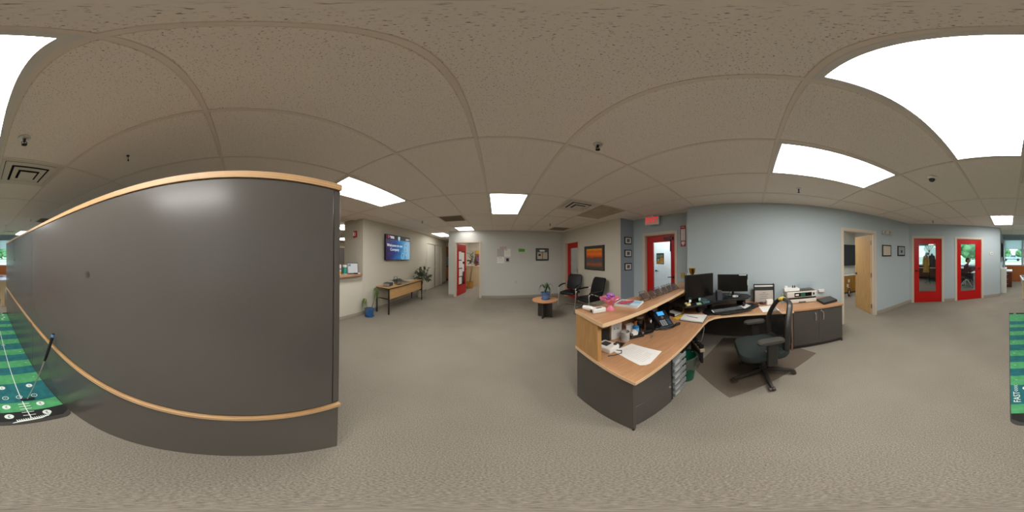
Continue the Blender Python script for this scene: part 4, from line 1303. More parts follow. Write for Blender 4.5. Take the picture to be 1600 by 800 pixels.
for (x, y), l in zip(((1.25, .985), (1.395, .99), (1.525, .995), (1.66, .995), (1.785, 1.0), (1.905, 1.0)), hl):
    holder(x, y, R(4), l)
# trophy and white figurine on the far counter end
p = thing('trophy', 'small gold cup trophy behind the large monitor', 'trophy', (2.44, .955, ZC))
GOLD = mat('gold_metal', '#c79a3a', .22, 1)
B().lathe([(.0, .055), (.008, .055), (.008, .075), (.014, .085), (.030, .11), (.036, .15), (.034, .152), (.028, .115), (.0, .1)], 20).obj('cup', GOLD, p, smooth=True)
for s in (-1, 1):
    B().tube([(s * .03, 0, .14), (s * .05, 0, .142), (s * .052, 0, .12), (s * .028, 0, .10)], .0035, 6).obj('handle', GOLD, p, smooth=True)
B().box(-.022, .022, -.022, .022, 0, .055).obj('base', BLACK, p)
p.scale = (1.5, 1.5, 1.6)
p = thing('figurine', 'little white pointed figurine next to the gold trophy', 'figurine', (2.36, 1.0, ZC))
B().lathe([(.0, 0), (.024, 0), (.020, .03), (.012, .07), (.009, .09), (.0, .12)], 14).obj('figure', WHITE, p, smooth=True)
p.scale = (1.3, 1.3, 1.5)

# ------------------------------------------------------------------ things on the right hand worktop and cabinet
p = thing('letter_sorter', 'black letter sorter holding a grey printed plaque against the blue wall', 'letter sorter', (2.70, -.175, .6995), R(-90))
B().box(-.165, .165, .0, .012, .0, .31).obj('back_plate', mat('dark_grey_plastic', '#3b3a38', .45), p)
b = B().box(-.17, -.155, -.07, .012, .0, .315).box(.155, .17, -.07, .012, .0, .315).box(-.155, .155, -.07, .0, .0, .012)
b.obj('sorter_frame', BLACK, p)
B().box(-.155, .155, -.03, -.026, .0, .27).obj('divider', mat('dark_grey_plastic'), p)
B().box(-.152, .152, -.014, -.010, .0, .292).obj('envelopes', PAPER, p)
pl = B().box(-.148, .148, -.066, -.060, .014, .215).obj('plaque', mat('silver_plaque', '#b7aea6', .5), p)
for k, (z, s, wd) in enumerate(((.178, .018, .05), (.148, .024, .15), (.115, .022, .11), (.08, .020, .14))):
    B().box(-wd / 2, wd / 2, -.0672, -.0662, z - .003, z + .003).obj('engraved_line', mat('engraving', '#5d5753', .7), pl)
sheet('paper_sheet', 'white sheet on the worktop in front of the small white box', [(2.17, -.13), (2.225, -.36), (2.46, -.30), (2.43, -.08)], .700)
p = thing('tissue_box', 'small white card box beside the letter sorter', 'box', (2.56, -.255, .6995), R(12))
B().box(-.035, .035, -.05, .05, 0, .075).obj('box_body', PAPER, p, bevel=.003)
p = thing('glasses_case', 'dark brown rounded case lying in front of the letter sorter', 'case', (2.56, -.14, .6995), R(70))
B().ball((0, 0, .02), (.055, .028, .02), 14, 8).obj('case_body', mat('dark_brown_shell', '#40251c', .3), p, smooth=True)
p = thing('candle_jar', 'small brown wooden dish under the letter sorter', 'dish', (2.585, -.045, .6995))
B().lathe([(.0, 0), (.035, 0), (.045, .018), (.040, .02), (.03, .008), (.0, .008)], 16).obj('dish', mat('red_brown_wood', '#7d4a33', .4), p, smooth=True)
p = thing('pump_bottle', 'clear pump bottle of hand sanitizer beside the printer', 'bottle', (2.66, -.485, .6995))
B().lathe([(.0, 0), (.034, 0), (.036, .005), (.036, .085), (.026, .105), (.014, .112), (.0, .112)], 20).obj('bottle_body', mat('clear_blue_gel', '#a9c9d8', .1, alpha=.75), p, smooth=True)
B().lathe([(.0365, .02), (.0368, .02), (.0368, .075), (.0365, .075)], 20).obj('bottle_label', mat('pale_blue_label', '#7fb0cc', .5), p, smooth=True)
B().cyl((0, 0, .112), (0, 0, .14), .008, n=10).box(-.035, .006, -.006, .006, .14, .150).obj('pump', WHITE, p)

p = thing('printer', 'white and black inkjet printer on the low cabinet', 'printer', (2.50, -.775, .6995), R(-90))
WP = mat('off_white_printer', '#cfcac0', .4)
B().box(-.245, .245, .0, .27, .005, .070).obj('lower_body', WP, p, bevel=.008)
B().box(-.24, .24, .005, .26, .071, .098).obj('paper_slot', BLACK, p)
B().box(-.25, .25, -.005, .275, .099, .195).obj('upper_body', WP, p, bevel=.010)
B().box(-.13, .16, -.012, -.006, .115, .180).obj('control_panel', BLACKG, p, bevel=.002)
B().box(-.03, .05, -.0135, -.0122, .122, .172).obj('screen', mat('green_lcd', '#1d4a38', .2, emit='#2c6a4e', estr=.25), p)
B().box(-.115, -.06, -.0135, -.0122, .135, .160).obj('sticker', PAPER, p)
B().box(.18, .212, -.0075, -.0055, .128, .168).obj('emblem', INK, p)
B().box(-.06, .06, -.004, .0, .010, .028).obj('tray_handle', DGREY, p)
B().box(-.21, .235, .02, .25, .196, .203).obj('scanner_lid', mat('grey_lid', '#6c655c', .5), p)
for k in range(9):
    B().box(-.05 + k * .03, -.043 + k * .03, .03, .24, .204, .208).obj('lid_rib', mat('dark_rib', '#4d4842', .5), p)
p = thing('paper_box', 'flat white box lying on top of the printer', 'box', (2.59, -.62, .906), R(-92))
B().box(-.125, .12, -.07, .07, 0, .042).obj('box_body', PAPER, p, bevel=.003)
p = thing('salt_shakers', 'pair of tiny dark bottles on the white box over the printer', 'bottles', (2.60, -.66, .9485))
for x in (-.016, .016):
    B().lathe([(.0, 0), (.010, 0), (.010, .028), (.004, .04), (.0, .045)], 10, (.0, x, 0)).obj('bottle', INK, p, smooth=True)
p = thing('tape_roll', 'white roll on the end of the box over the printer', 'roll', (2.62, -.535, .9485))
B().cyl((0, 0, 0), (0, 0, .03), .026, n=18).obj('roll', WHITE, p, smooth=True)
p = thing('wire_basket', 'thin clear wire basket standing behind the printer lid', 'basket', (2.705, -.895, .9085), R(-90))
b = B()
WC = mat('pale_wire', '#9fb0b6', .3, .4)
for z, s in ((.0, .85), (.05, .93), (.10, 1.0)):
    b.tube([(-.14 * s, -.06 * s, z + .002), (.14 * s, -.06 * s, z + .002), (.14 * s, .06 * s, z + .002), (-.14 * s, .06 * s, z + .002)], .0016, 5, closed=True)
for k in range(9):
    x = -.116 + .029 * k
    for s in (-1, 1): b.tube([(x, s * .051, .002), (x * 1.18, s * .06, .102)], .0012, 5)
b.tube([(.14, 0, .1), (.18, 0, .10), (.20, 0, .09)], .0018, 5)
b.obj('wires', WC, p)
tag(B().tube([(2.78, -.36, .72), (2.775, -.44, .86), (2.77, -.56, .94), (2.76, -.62, .93)], .002, 5).obj('thin_wire', WC), 'thin pale wire looping up the blue wall left of the printer', 'wire')
p = thing('laptop_box', 'flat black laptop case lying on the end of the low cabinet', 'case', (0, 0, .6995))
q = [(2.53, -1.035), (2.265, -1.045), (2.335, -1.325), (2.62, -1.335)]
B().prism(q, .001, .036).obj('case_body', BLACK, p, bevel=.004)
B().prism([(x * .97 + .03 * 2.44, y * .97 - .03 * 1.185) for x, y in q], .0362, .040).obj('case_lid', mat('dark_grey_plastic'), p)
p = thing('wall_adapter', 'white plug adapter in the wall outlet above the laptop case', 'adapter', (2.808, -1.235, .79), R(-90))
B().box(-.055, .055, -.05, -.0, .0, .055).obj('adapter_body', WHITE, p, bevel=.008)

# ------------------------------------------------------------------ left wall: television, console table, plants
def wall_thing(name, label, cat, F, s, z, group=None, off=0.0):
    """thing hung on a wall frame F at distance s along it; local -Y is the room side"""
    o, rz, L = F
    return thing(name, label, cat, (o[0] + math.cos(rz) * s + math.sin(rz) * off, o[1] + math.sin(rz) * s - math.cos(rz) * off, z), rz, group)
def tv_screen():
    m = bpy.data.materials.new('television_picture')
    m.use_nodes = True
    nt = m.node_tree
    b = nt.nodes['Principled BSDF']
    b.inputs['Base Color'].default_value = (.01, .01, .015, 1)
    b.inputs['Roughness'].default_value = .25
    tc = nt.nodes.new('ShaderNodeTexCoord')
    sp = nt.nodes.new('ShaderNodeSeparateXYZ')
    nt.links.new(tc.outputs['Generated'], sp.inputs[0])
    n = nt.nodes.new('ShaderNodeTexNoise'); n.inputs['Scale'].default_value = 5; n.inputs['Detail'].default_value = 5
    nt.links.new(tc.outputs['Generated'], n.inputs['Vector'])
    a = nt.nodes.new('ShaderNodeMath'); a.operation = 'MULTIPLY_ADD'; a.inputs[1].default_value = .55; a.inputs[2].default_value = -.27
    nt.links.new(n.outputs['Fac'], a.inputs[0])
    ad = nt.nodes.new('ShaderNodeMath'); ad.operation = 'ADD'
    nt.links.new(sp.outputs[0], ad.inputs[0]); nt.links.new(a.outputs[0], ad.inputs[1])
    r = nt.nodes.new('ShaderNodeValToRGB')
    e = r.color_ramp.elements
    e[0].position = .05; e[0].color = C('#2c1640')
    e[1].position = .95; e[1].color = C('#7fa9c4')
    for p_, c in ((.3, '#23396f'), (.52, '#1f5f93'), (.72, '#4487ad')):
        q = e.new(p_); q.color = C(c)
    nt.links.new(ad.outputs[0], r.inputs[0])
    nt.links.new(r.outputs[0], b.inputs['Emission Color'])
    b.inputs['Emission Strength'].default_value = .9
    return m
SWHITE = mat('white_screen_text', '#101010', .5, emit='#e8eef5', estr=.9)
SPINK = mat('pink_screen_mark', '#101010', .5, emit='#c23a70', estr=.8)
SBLUE = mat('pale_blue_screen_mark', '#101010', .5, emit='#a9cfe0', estr=.8)
p = wall_thing('television', 'wall mounted television showing a blue and purple welcome slide', 'television', F_LEFT, 1.42, 1.755)
B().box(-.655, .655, -.09, -.045, -.372, .372).obj('housing', BLACKG, p, (0, 0, 0), bevel=.004)
B().box(-.25, .25, -.044, -.002, -.2, .2).obj('wall_bracket', DMETAL, p)
sc = B().box(-.645, .645, -.0925, -.0905, -.36, .362).obj('screen', tv_screen(), p)
B().box(-.645, .645, -.0938, -.0928, .235, .362).obj('header_band', mat('dark_screen_band', '#050505', .4, emit='#3b3a37', estr=.5), p)
B().box(-.645, -.20, -.0945, -.0939, .235, .362).obj('header_band', mat('maroon_screen_band', '#050505', .4, emit='#3a1b2c', estr=.6), p)
B().prism([(-.54, -.0956), (-.50, -.0956), (-.50, -.0948), (-.54, -.0948)], .262, .345).obj('shield_mark', SPINK, p)
B().box(-.46, -.26, -.0956, -.0948, .306, .325).box(-.43, -.25, -.0956, -.0948, .268, .287).obj('header_print', SWHITE, p)['kind'] = 'stuff'
sh = B()
pts = [(-.055, .345), (.055, .345), (.055, .27), (.0, .20), (-.055, .27)]
sh.poly([(x, -.0952, z) for x, z in pts])
sh.obj('shield_mark', SBLUE, p)
text('header_lettering', 'EVENT', .075, SWHITE, p, (.50, -.0945, .285), UP)
text('slide_lettering', 'Welcome to our', .115, SWHITE, p, (-.20, -.0932, .06), UP)
text('slide_lettering', 'Company', .115, SWHITE, p, (-.22, -.0932, -.06), UP)
for (x, z, r_, sq) in ((.40, -.03, .11, 1.7), (.40, -.03, .055, 1.6), (.20, -.25, .07, 1.4), (.50, -.25, .06, 1.5)):
    B().tube([(x + r_ * math.cos(R(t)), -.0935, z + r_ * sq * math.sin(R(t))) for t in range(0, 360, 15)], .006, 5, closed=True).obj('slide_ring', SBLUE, p)
# fire alarm strobe on the column
p = thing('fire_alarm', 'red fire alarm strobe on the white column beside the counter', 'fire alarm', (-3.20, 2.716, 2.06), 0)
B().box(-.06, .06, -.045, -.001, -.085, .085).obj('housing', mat('red_plastic', '#a81420', .35), p, bevel=.006)
B().box(-.035, -.01, -.065, -.0455, -.05, .06).obj('strobe_lens', WHITE, p, bevel=.004)
B().box(.01, .04, -.0475, -.0455, -.05, .05).obj('marking', PAPER, p)
# items on the half wall counter
ZL = 1.0625
p = thing('wipes_canister', 'white and yellow canister on the side counter nearest the partition', 'canister', (-3.08, 2.115, ZL), 0, 'canisters on the side counter')
B().lathe([(.0, 0), (.052, 0), (.053, .004), (.053, .19), (.0, .19)], 20).obj('canister_body', WHITE, p, smooth=True)
B().lathe([(.0535, .02), (.0538, .02), (.0538, .085), (.0535, .085)], 20).obj('yellow_label', mat('canister_yellow', '#d99a1c', .5), p, smooth=True)
B().lathe([(.0535, .11), (.0538, .11), (.0538, .155), (.0535, .155)], 20).obj('blue_label', mat('canister_blue', '#7d8fb5', .5), p, smooth=True)
B().lathe([(.0, .19), (.055, .19), (.055, .23), (.03, .238), (.0, .238)], 20).obj('lid', WHITE, p, smooth=True)
p = thing('wipes_canister', 'white canister with a teal label on the side counter', 'canister', (-3.10, 2.30, ZL), 0, 'canisters on the side counter')
B().lathe([(.0, 0), (.050, 0), (.051, .004), (.051, .185), (.0, .185)], 20).obj('canister_body', WHITE, p, smooth=True)
B().lathe([(.0515, .015), (.0518, .015), (.0518, .17), (.0515, .17)], 20).obj('teal_label', mat('canister_teal', '#2d9a88', .5), p, smooth=True)
B().lathe([(.0, .185), (.053, .185), (.053, .222), (.0, .226)], 20).obj('lid', WHITE, p, smooth=True)
p = thing('leaflet_stand', 'clear leaflet stand with a pale sheet at the end of the side counter', 'leaflet stand', (-3.07, 2.52, ZL), R(62))
B().box(-.13, .13, -.004, .004, .012, .28).obj('clear_sheet', LENS, p, rot=(R(-10), 0, 0))
B().box(-.12, .12, -.008, -.005, .015, .25).obj('leaflet', mat('grey_white_paper', '#cfd3d8', .7), p, rot=(R(-10), 0, 0))
B().box(-.11, -.05, -.0095, -.0085, .185, .235).obj('leaflet_print', mat('slate_blue_print', '#5f7f96', .7), p, rot=(R(-10), 0, 0))
B().box(-.11, .11, -.05, .04, 0, .012).obj('stand_foot', BLACK, p)
p = thing('stamp_set', 'small black stamp with white top in front of the leaflet stand', 'stamp', (-2.955, 2.545, ZL), R(70))
B().box(-.07, .02, -.02, .02, 0, .03).obj('stamp_body', BLACK, p, bevel=.005)
B().box(.03, .08, -.018, .018, 0, .032).obj('stamp_top', WHITE, p, bevel=.004)
# console table
ZT = .72
p = thing('console_table', 'narrow console table with maple front and black steel legs', 'table', (-2.645, 4.05, 0))
TT = mat('maple_laminate', '#c8a06a', .4, noise=(4, '#bb925c', .6, (10, 1, 10)))
B().box(-.215, .205, -.915, .915, .690, .712).obj('tabletop', TT, p)
B().box(-.219, .209, -.919, .919, .668, .689).obj('black_frame', BLACK, p)
B().box(.176, .188, -.86, .86, .40, .667).obj('front_board', TT, p)
for y in (-.90, .90):
    for x in (-.20, .19):
        B().box(x - .014, x + .014, y - .014, y + .014, .0, .667).obj('leg', BLACK, p)
    B().box(-.185, .175, y - .011, y + .011, .40, .422).obj('cross_bar', BLACK, p)
p = thing('desk_box', 'grey and white radio-like box on the near end of the console table', 'box', (-2.66, 3.40, .7125), R(14))
B().box(-.09, .09, -.15, .10, 0, .085).obj('box_body', mat('dark_grey_plastic'), p, bevel=.006)
B().box(-.088, .088, -.153, -.1505, .012, .074).obj('front_grill', mat('silver_grill', '#8d8a86', .4), p)
B().box(-.09, .09, .101, .16, 0, .086).obj('white_end', WHITE, p, bevel=.006)
p = thing('laptop', 'open silver laptop lying flat on the console table', 'laptop', (-2.60, 4.05, .7125), R(80))
B().box(-.18, .18, -.12, .12, 0, .016).obj('laptop_base', mat('silver_plastic', '#9a9994', .35, .4), p, bevel=.004)
B().box(-.16, .16, -.02, .10, .0162, .0175).obj('key_block', DGREY, p)
lid = B().box(-.18, .18, -.004, .004, .0, .23).obj('laptop_lid', mat('silver_plastic'), p, (0, .123, .012), (R(-72), 0, 0), bevel=.003)
B().box(-.165, .165, -.0055, -.0042, .015, .215).obj('screen', SCREEN, lid)
p = thing('photo_stand', 'thin empty black wire frame standing on the console table', 'frame stand', (-2.72, 3.80, .7125), R(70))
B().tube([(-.05, 0, .006), (.05, 0, .006), (.05, 0, .20), (-.05, 0, .20)], .0075, 6, closed=True).obj('wire_frame', BLACK, p)
B().box(-.06, .06, -.04, .04, 0, .004).obj('stand_foot', BLACK, p)
sheet('paper_sheet', 'white papers beside the ficus on the far end of the console table', [(-2.82, 4.45), (-2.62, 4.42), (-2.60, 4.68), (-2.80, 4.72)], .7125, th=.012)
tag(B().box(-2.58, -2.50, 3.62, 3.80, .7125, .722).obj('black_folder', BLACK), 'flat black folder lying between the grey box and the laptop', 'folder')

def ribbon_leaves(parent, base, count, length, width, m, droop, seed, spread=1.0, name='leaf', zup=.6):
    rnd = random.Random(seed)
    for k in range(count):
        a = 2 * math.pi * k / count + rnd.uniform(-.3, .3)
        L = length * rnd.uniform(.7, 1.1)
        d = Vector((math.cos(a), math.sin(a), 0)) * spread
        pts, ws = [], []
        N = 7
        for i in range(N):
            t = i / (N - 1)
            pts.append(Vector(base) + d * L * (t * .75) + Vector((0, 0, L * (zup * t - droop * t * t))))
            ws.append(width * (math.sin(math.pi * min(.98, t * .86 + .12))) + .0005)
        B().strip(pts, ws, fold=.25).obj(name, m, parent, smooth=True)
p = thing('dracaena_pot', 'two stemmed drooping dracaena in a blue glazed pot by the console table', 'plant', (-2.735, 2.76, 0))
B().lathe([(.0, 0), (.085, 0), (.092, .01), (.113, .18), (.120, .185), (.120, .205), (.105, .205), (.10, .18), (.0, .17)], 24).obj('pot', COBALT, p, smooth=True)
B().lathe([(.0, 0), (.11, 0), (.118, .018), (.112, .018), (.0, .006)], 24).obj('saucer', COBALT, p, smooth=True)
B().lathe([(.0, .171), (.098, .172), (.0, .182)], 18).obj('soil', SOIL, p)
B().tube([(-.03, -.02, .17), (-.05, -.06, .28), (-.065, -.10, .46)], [.008, .007, .006], 7).obj('stem', BARK, p, smooth=True)
B().tube([(.03, .03, .17), (.05, .10, .40), (.055, .17, .71)], [.010, .008, .007], 7).obj('stem', BARK, p, smooth=True)
ribbon_leaves(p, (-.065, -.10, .45), 15, .34, .007, LEAFP, 1.6, 3, .45)
ribbon_leaves(p, (.055, .17, .70), 17, .36, .008, LEAFP, 1.7, 4, .42)

def ficus(p, base, h0, crown, n, seed, lw=.02, ll=.075, m=FICUS, stems=3):
    rnd = random.Random(seed)
    cx, cy, cz, rx, ry, rz_ = crown
    for k in range(stems):
        a = k * 2.1
        B().tube([Vector(base) + Vector((.02 * math.cos(a), .02 * math.sin(a), 0)), (base[0] + .5 * (cx - base[0]) + .03 * math.cos(a), base[1] + .5 * (cy - base[1]) + .03 * math.sin(a), (base[2] + cz) / 2),
                  (cx + .3 * rx * math.cos(a), cy + .3 * ry * math.sin(a), cz + .3 * rz_)], [.012, .010, .005], 6).obj('stem', BARK, p, smooth=True)
    tw = B()
    lf = B()
    tips = []
    for k in range(22):
        th = rnd.uniform(0, 6.28); ph = rnd.uniform(-.8, 1.2)
        q = Vector((cx + rx * .85 * math.cos(th) * math.cos(ph), cy + ry * .85 * math.sin(th) * math.cos(ph), cz + rz_ * .85 * math.sin(ph)))
        c0 = Vector((cx + .12 * rx * math.cos(th), cy + .12 * ry * math.sin(th), cz - .4 * rz_))
        mid = (c0 + q) / 2 + Vector((0, 0, .06))
        tw.tube([c0, mid, q], .003, 5)
        for i in range(n // 22):
            t = rnd.uniform(.4, 1.06)
            a = c0 * (1 - t) * (1 - t) + mid * 2 * t * (1 - t) + q * t * t
            d = Vector((rnd.uniform(-1, 1), rnd.uniform(-1, 1), rnd.uniform(-.9, .25))).normalized()
            L = ll * rnd.uniform(.7, 1.2)
            lf.strip([a, a + d * L * .5 + Vector((0, 0, .004)), a + d * L + Vector((0, 0, -.012))], [.002, lw * rnd.uniform(.8, 1.1), .001], up=(rnd.uniform(-.4, .4), rnd.uniform(-.4, .4), 1), fold=.2)
    tw.obj('twigs', BARK, p)
    o = lf.obj('foliage', m, p, smooth=True)
    o['kind'] = 'stuff'
p = thing('ficus', 'bushy dark leaved ficus in a pale pot behind the console table', 'plant', (-2.70, 5.30, 0))
B().lathe([(.0, 0), (.09, 0), (.12, .24), (.13, .24), (.13, .27), (.115, .27), (.11, .24), (.0, .23)], 20).obj('pot', mat('pale_grey_pot', '#bdb6a6', .5), p, smooth=True)
B().lathe([(.0, .231), (.108, .232), (.0, .24)], 16).obj('soil', SOIL, p)
ficus(p, (0, 0, .23), .3, (.12, .04, .82, .28, .62, .40), 440, 11, lw=.026, ll=.10)

# ------------------------------------------------------------------ front wall: notices and fittings
p = wall_thing('notice_board', 'cluster of white printed notices pinned beside the open red door', 'notices', F_FRONT, 1.97, 1.56)
for (x0, x1, z0, z1, m_, nm) in ((-.11, .13, .20, .29, mat('pink_notice', '#c7a3a8', .8), 'pink_notice'), (-.20, .04, -.06, .215, mat('grey_notice', '#b5b0ae', .8), 'notice'), (.05, .27, -.06, .215, PAPER, 'notice'), (-.20, .04, -.29, -.07, PAPER, 'notice'), (.10, .24, -.26, -.10, mat('grey_notice'), 'notice')):
    s = B().box(x0, x1, -.006, -.001, z0, z1).obj(nm, m_, p)
b = B()
for k in range(6): b.box(-.16, .0 - .02 * (k % 3), -.0068, -.0062, .17 - k * .035, .176 - k * .035)
for k in range(5): b.box(.08, .23, -.0068, -.0062, .12 - k * .03, .124 - k * .03)
for k in range(4): b.box(-.17, .01, -.0068, -.0062, -.16 - k * .025, -.156 - k * .025)
b.box(.07, .16, -.0068, -.0062, .16, .20); b.box(-.17, -.03, -.0068, -.0062, -.12, -.095); b.box(-.07, .09, -.0068, -.0062, .235, .255)
b.obj('printed_lines', mat('faint_print'), p)['kind'] = 'stuff'
B().box(.12, .21, -.0075, -.0063, -.225, -.12).obj('dark_picture', INK, p)
p = wall_thing('green_sign', 'white sign with a bright green header on the front wall', 'sign', F_FRONT, 2.65, 1.60)
B().box(-.125, .125, -.006, -.001, -.18, .18).obj('plate', mat('clear_white_plate', '#c8c6bc', .4), p)
B().box(-.12, .10, -.0072, -.0062, .075, .175).obj('green_header', mat('green_header', '#4f9a12', .5), p)
b = B()
for k in range(5): b.box(-.10, .10 - .03 * (k % 2), -.0072, -.0062, .03 - k * .04, .034 - k * .04)
b.obj('printed_lines', mat('faint_print'), p)['kind'] = 'stuff'
p = wall_thing('framed_articles', 'dark framed display of two clippings on the front wall', 'picture', F_FRONT, 3.40, 1.58)
B().box(-.245, .245, -.022, -.001, -.225, .225).obj('frame', mat('black_frame_wood', '#16140f', .35), p, bevel=.003)
B().box(-.215, .215, -.0235, -.0222, -.195, .195).obj('mount', mat('slate_mount', '#4f5350', .6), p)
B().box(-.10, .09, -.025, -.0237, .105, .165).obj('caption', PAPER, p)
for x0, x1 in ((-.19, -.01), (.015, .19)):
    B().box(x0, x1, -.025, -.0237, -.165, .075).obj('clipping', mat('cream_clipping', '#c2b7a6', .8), p)
B().box(-.15, -.06, -.026, -.0252, -.06, .02).obj('clipping_photo', DGREY, p)
B().box(-.012, .016, -.026, -.0252, -.165, .075).obj('clipping_edge', mat('brown_strip', '#8b6a4c', .7), p)
p = wall_thing('wall_outlet', 'white wall outlet low on the front wall', 'outlet', F_FRONT, 2.43, .60)
B().box(-.04, .04, -.007, -.001, -.06, .06).obj('plate', mat('cream_plate', '#c9c0ae', .4), p, bevel=.003)
for z in (-.025, .025):
    B().box(-.017, .017, -.010, -.0075, z - .014, z + .014).obj('socket', mat('cream_socket', '#b8ae9b', .4), p)

# ------------------------------------------------------------------ slanted wall: sunset picture
def sunset():
    m = bpy.data.materials.new('sunset_print')
    m.use_nodes = True
    nt = m.node_tree
    b = nt.nodes['Principled BSDF']
    b.inputs['Roughness'].default_value = .4
    tc = nt.nodes.new('ShaderNodeTexCoord')
    sp = nt.nodes.new('ShaderNodeSeparateXYZ')
    nt.links.new(tc.outputs['Generated'], sp.inputs[0])
    n = nt.nodes.new('ShaderNodeTexNoise'); n.inputs['Scale'].default_value = 4
    mp = nt.nodes.new('ShaderNodeMapping'); mp.inputs['Scale'].default_value = (1, 1, 6)
    nt.links.new(tc.outputs['Generated'], mp.inputs[0]); nt.links.new(mp.outputs[0], n.inputs['Vector'])
    a = nt.nodes.new('ShaderNodeMath'); a.operation = 'MULTIPLY_ADD'; a.inputs[1].default_value = .22; a.inputs[2].default_value = -.11
    nt.links.new(n.outputs['Fac'], a.inputs[0])
    ad = nt.nodes.new('ShaderNodeMath'); ad.operation = 'ADD'
    nt.links.new(sp.outputs[2], ad.inputs[0]); nt.links.new(a.outputs[0], ad.inputs[1])
    r = nt.nodes.new('ShaderNodeValToRGB')
    e = r.color_ramp.elements
    e[0].position = 0.0; e[0].color = C('#6a4a38')
    e[1].position = 1.0; e[1].color = C('#eeaa2a')
    for p_, c in ((.14, '#a85a34'), (.24, '#6b4f4a'), (.30, '#5a5254'), (.44, '#57555c'), (.48, '#7c3f30'), (.56, '#d4511c'), (.70, '#f0801e'), (.85, '#e8641c')):
        q = e.new(p_); q.color = C(c)
    nt.links.new(ad.outputs[0], r.inputs[0])
    nt.links.new(r.outputs[0], b.inputs['Base Color'])
    return m
p = wall_thing('sunset_picture', 'large framed orange sunset landscape on the wall behind the guest chairs', 'picture', F_SLANT, 1.905, 1.455)
w, h = .44, .345
FB = mat('dark_picture_frame', '#1b1815', .4)
B().box(-w, w, -.03, -.001, -h, -h + .025).box(-w, w, -.03, -.001, h - .025, h).box(-w, -w + .025, -.03, -.001, -h + .025, h - .025).box(w - .025, w, -.03, -.001, -h + .025, h - .025).obj('frame', FB, p, bevel=.003)
B().box(-w + .025, w - .025, -.016, -.012, -h + .025, h - .025).obj('mount', mat('grey_mount', '#4b4641', .7), p)
B().box(-w + .095, w - .095, -.0185, -.0165, -h + .095, h - .085).obj('print', sunset(), p)
# three small frames on the alcove wall
rows = [('uppermost', 1.885), ('middle', 1.565), ('lowest', 1.235)]
for nm, z in rows:
    p = wall_thing('small_frame', '%s of three small black framed photos on the blue alcove wall' % nm, 'picture', F_ALC, .222, z, 'small framed photos in the alcove')
    B().box(-.112, .112, -.02, -.001, -.092, .092).obj('frame', FB, p, bevel=.003)
    B().box(-.088, .088, -.0215, -.0202, -.068, .068).obj('mount', PAPER, p)
    B().box(-.045, .045, -.023, -.0217, -.04, .045).obj('photo', mat('grey_photo', '#4a4142', .6, noise=(30, '#8a8180', .8, (1, 1, 1))), p)
# exit sign, poster on the exit door, extinguisher sign, switch
p = thing('exit_sign', 'lit red EXIT sign above the exit door near the ceiling', 'exit sign', (2.985, 2.115, 2.30), R(-75))
B().box(-.165, .165, -.035, .025, -.098, .105).obj('housing', WHITE, p, bevel=.012)
B().box(-.02, .02, -.01, .01, .106, .132).obj('ceiling_mount', WHITE, p)
REDL = mat('lit_red_letters', '#300404', .4, emit='#ff1c28', estr=1.0)
text('lettering', 'EXIT', .185, REDL, p, (0, -.0362, .004), UP, sx=.78, ext=.001)
B().box(-.135, .135, -.0358, -.0353, -.082, .088).obj('sign_face', mat('pale_sign_face', '#d5cbc6', .5), p)
p = tag(B().box(-.105, .105, -.0015, .0, -.13, .13).obj('door_poster', mat('dark_teal_poster', '#1d4a44', .5), None), 'small teal and orange poster on the glass of the exit door', 'poster')
ex = F_EXIT
def exit_pt(s, z, off):
    o, rz, L = ex
    return (o[0] + math.cos(rz) * s + math.sin(rz) * off, o[1] + math.sin(rz) * s - math.cos(rz) * off, z)
p.location = exit_pt(.755, 1.435, -.0915); p.rotation_euler = (0, 0, ex[1])
for k, (x, z, w_, h_, c) in enumerate(((-.06, .06, .036, .04, '#6e9a86'), (.035, .065, .05, .032, '#88a890'), (.045, -.02, .05, .045, '#d09a3a'), (-.05, -.03, .03, .03, '#9ab59a'), (-.045, -.09, .05, .03, '#d38a2c'), (.05, -.09, .045, .025, '#c9b06a'))):
    B().box(x - w_, x + w_, -.0026, -.0016, z - h_, z + h_).obj('poster_panel', mat('poster_' + c[1:], c, .6), p)
p = wall_thing('extinguisher_sign', 'tall red and white fire extinguisher arrow sign at the edge of the blue wall', 'sign', F_EXIT, 1.385, 1.92)
B().box(-.06, .06, -.006, -.001, -.225, .225).obj('plate', mat('red_sign', '#a8202a', .4), p)
B().box(-.045, .045, -.007, -.0062, -.10, .15).obj('white_field', PAPER, p)
for k, ch in enumerate('EXTINGUISHER'):
    text('lettering', ch, .030, mat('red_print', '#a8202a', .5), p, (0, -.0075, .138 - k * .0212), UP)
text('lettering', 'FIRE', .042, PAPER, p, (0, -.0067, .187), UP)
B().prism([(-.035, -.0072), (.035, -.0072), (.035, -.0063), (-.035, -.0063)], -.15, -.12).obj('arrow', PAPER, p)
b = B(); b.poly([(-.045, -.0072, -.15), (.045, -.0072, -.15), (0, -.0072, -.21)]); b.obj('arrow', PAPER, p)
p = wall_thing('light_switch', 'yellowed double switch plate beside the exit door', 'switch', F_EXIT, 1.375, 1.075)
B().box(-.055, .055, -.007, -.001, -.06, .06).obj('plate', mat('yellowed_plate', '#b9a566', .4), p, bevel=.003)
for x in (-.024, .024):
    B().box(x - .006, x + .006, -.016, -.0075, -.012, .012).obj('toggle', mat('yellow_toggle', '#a8945a', .4), p)

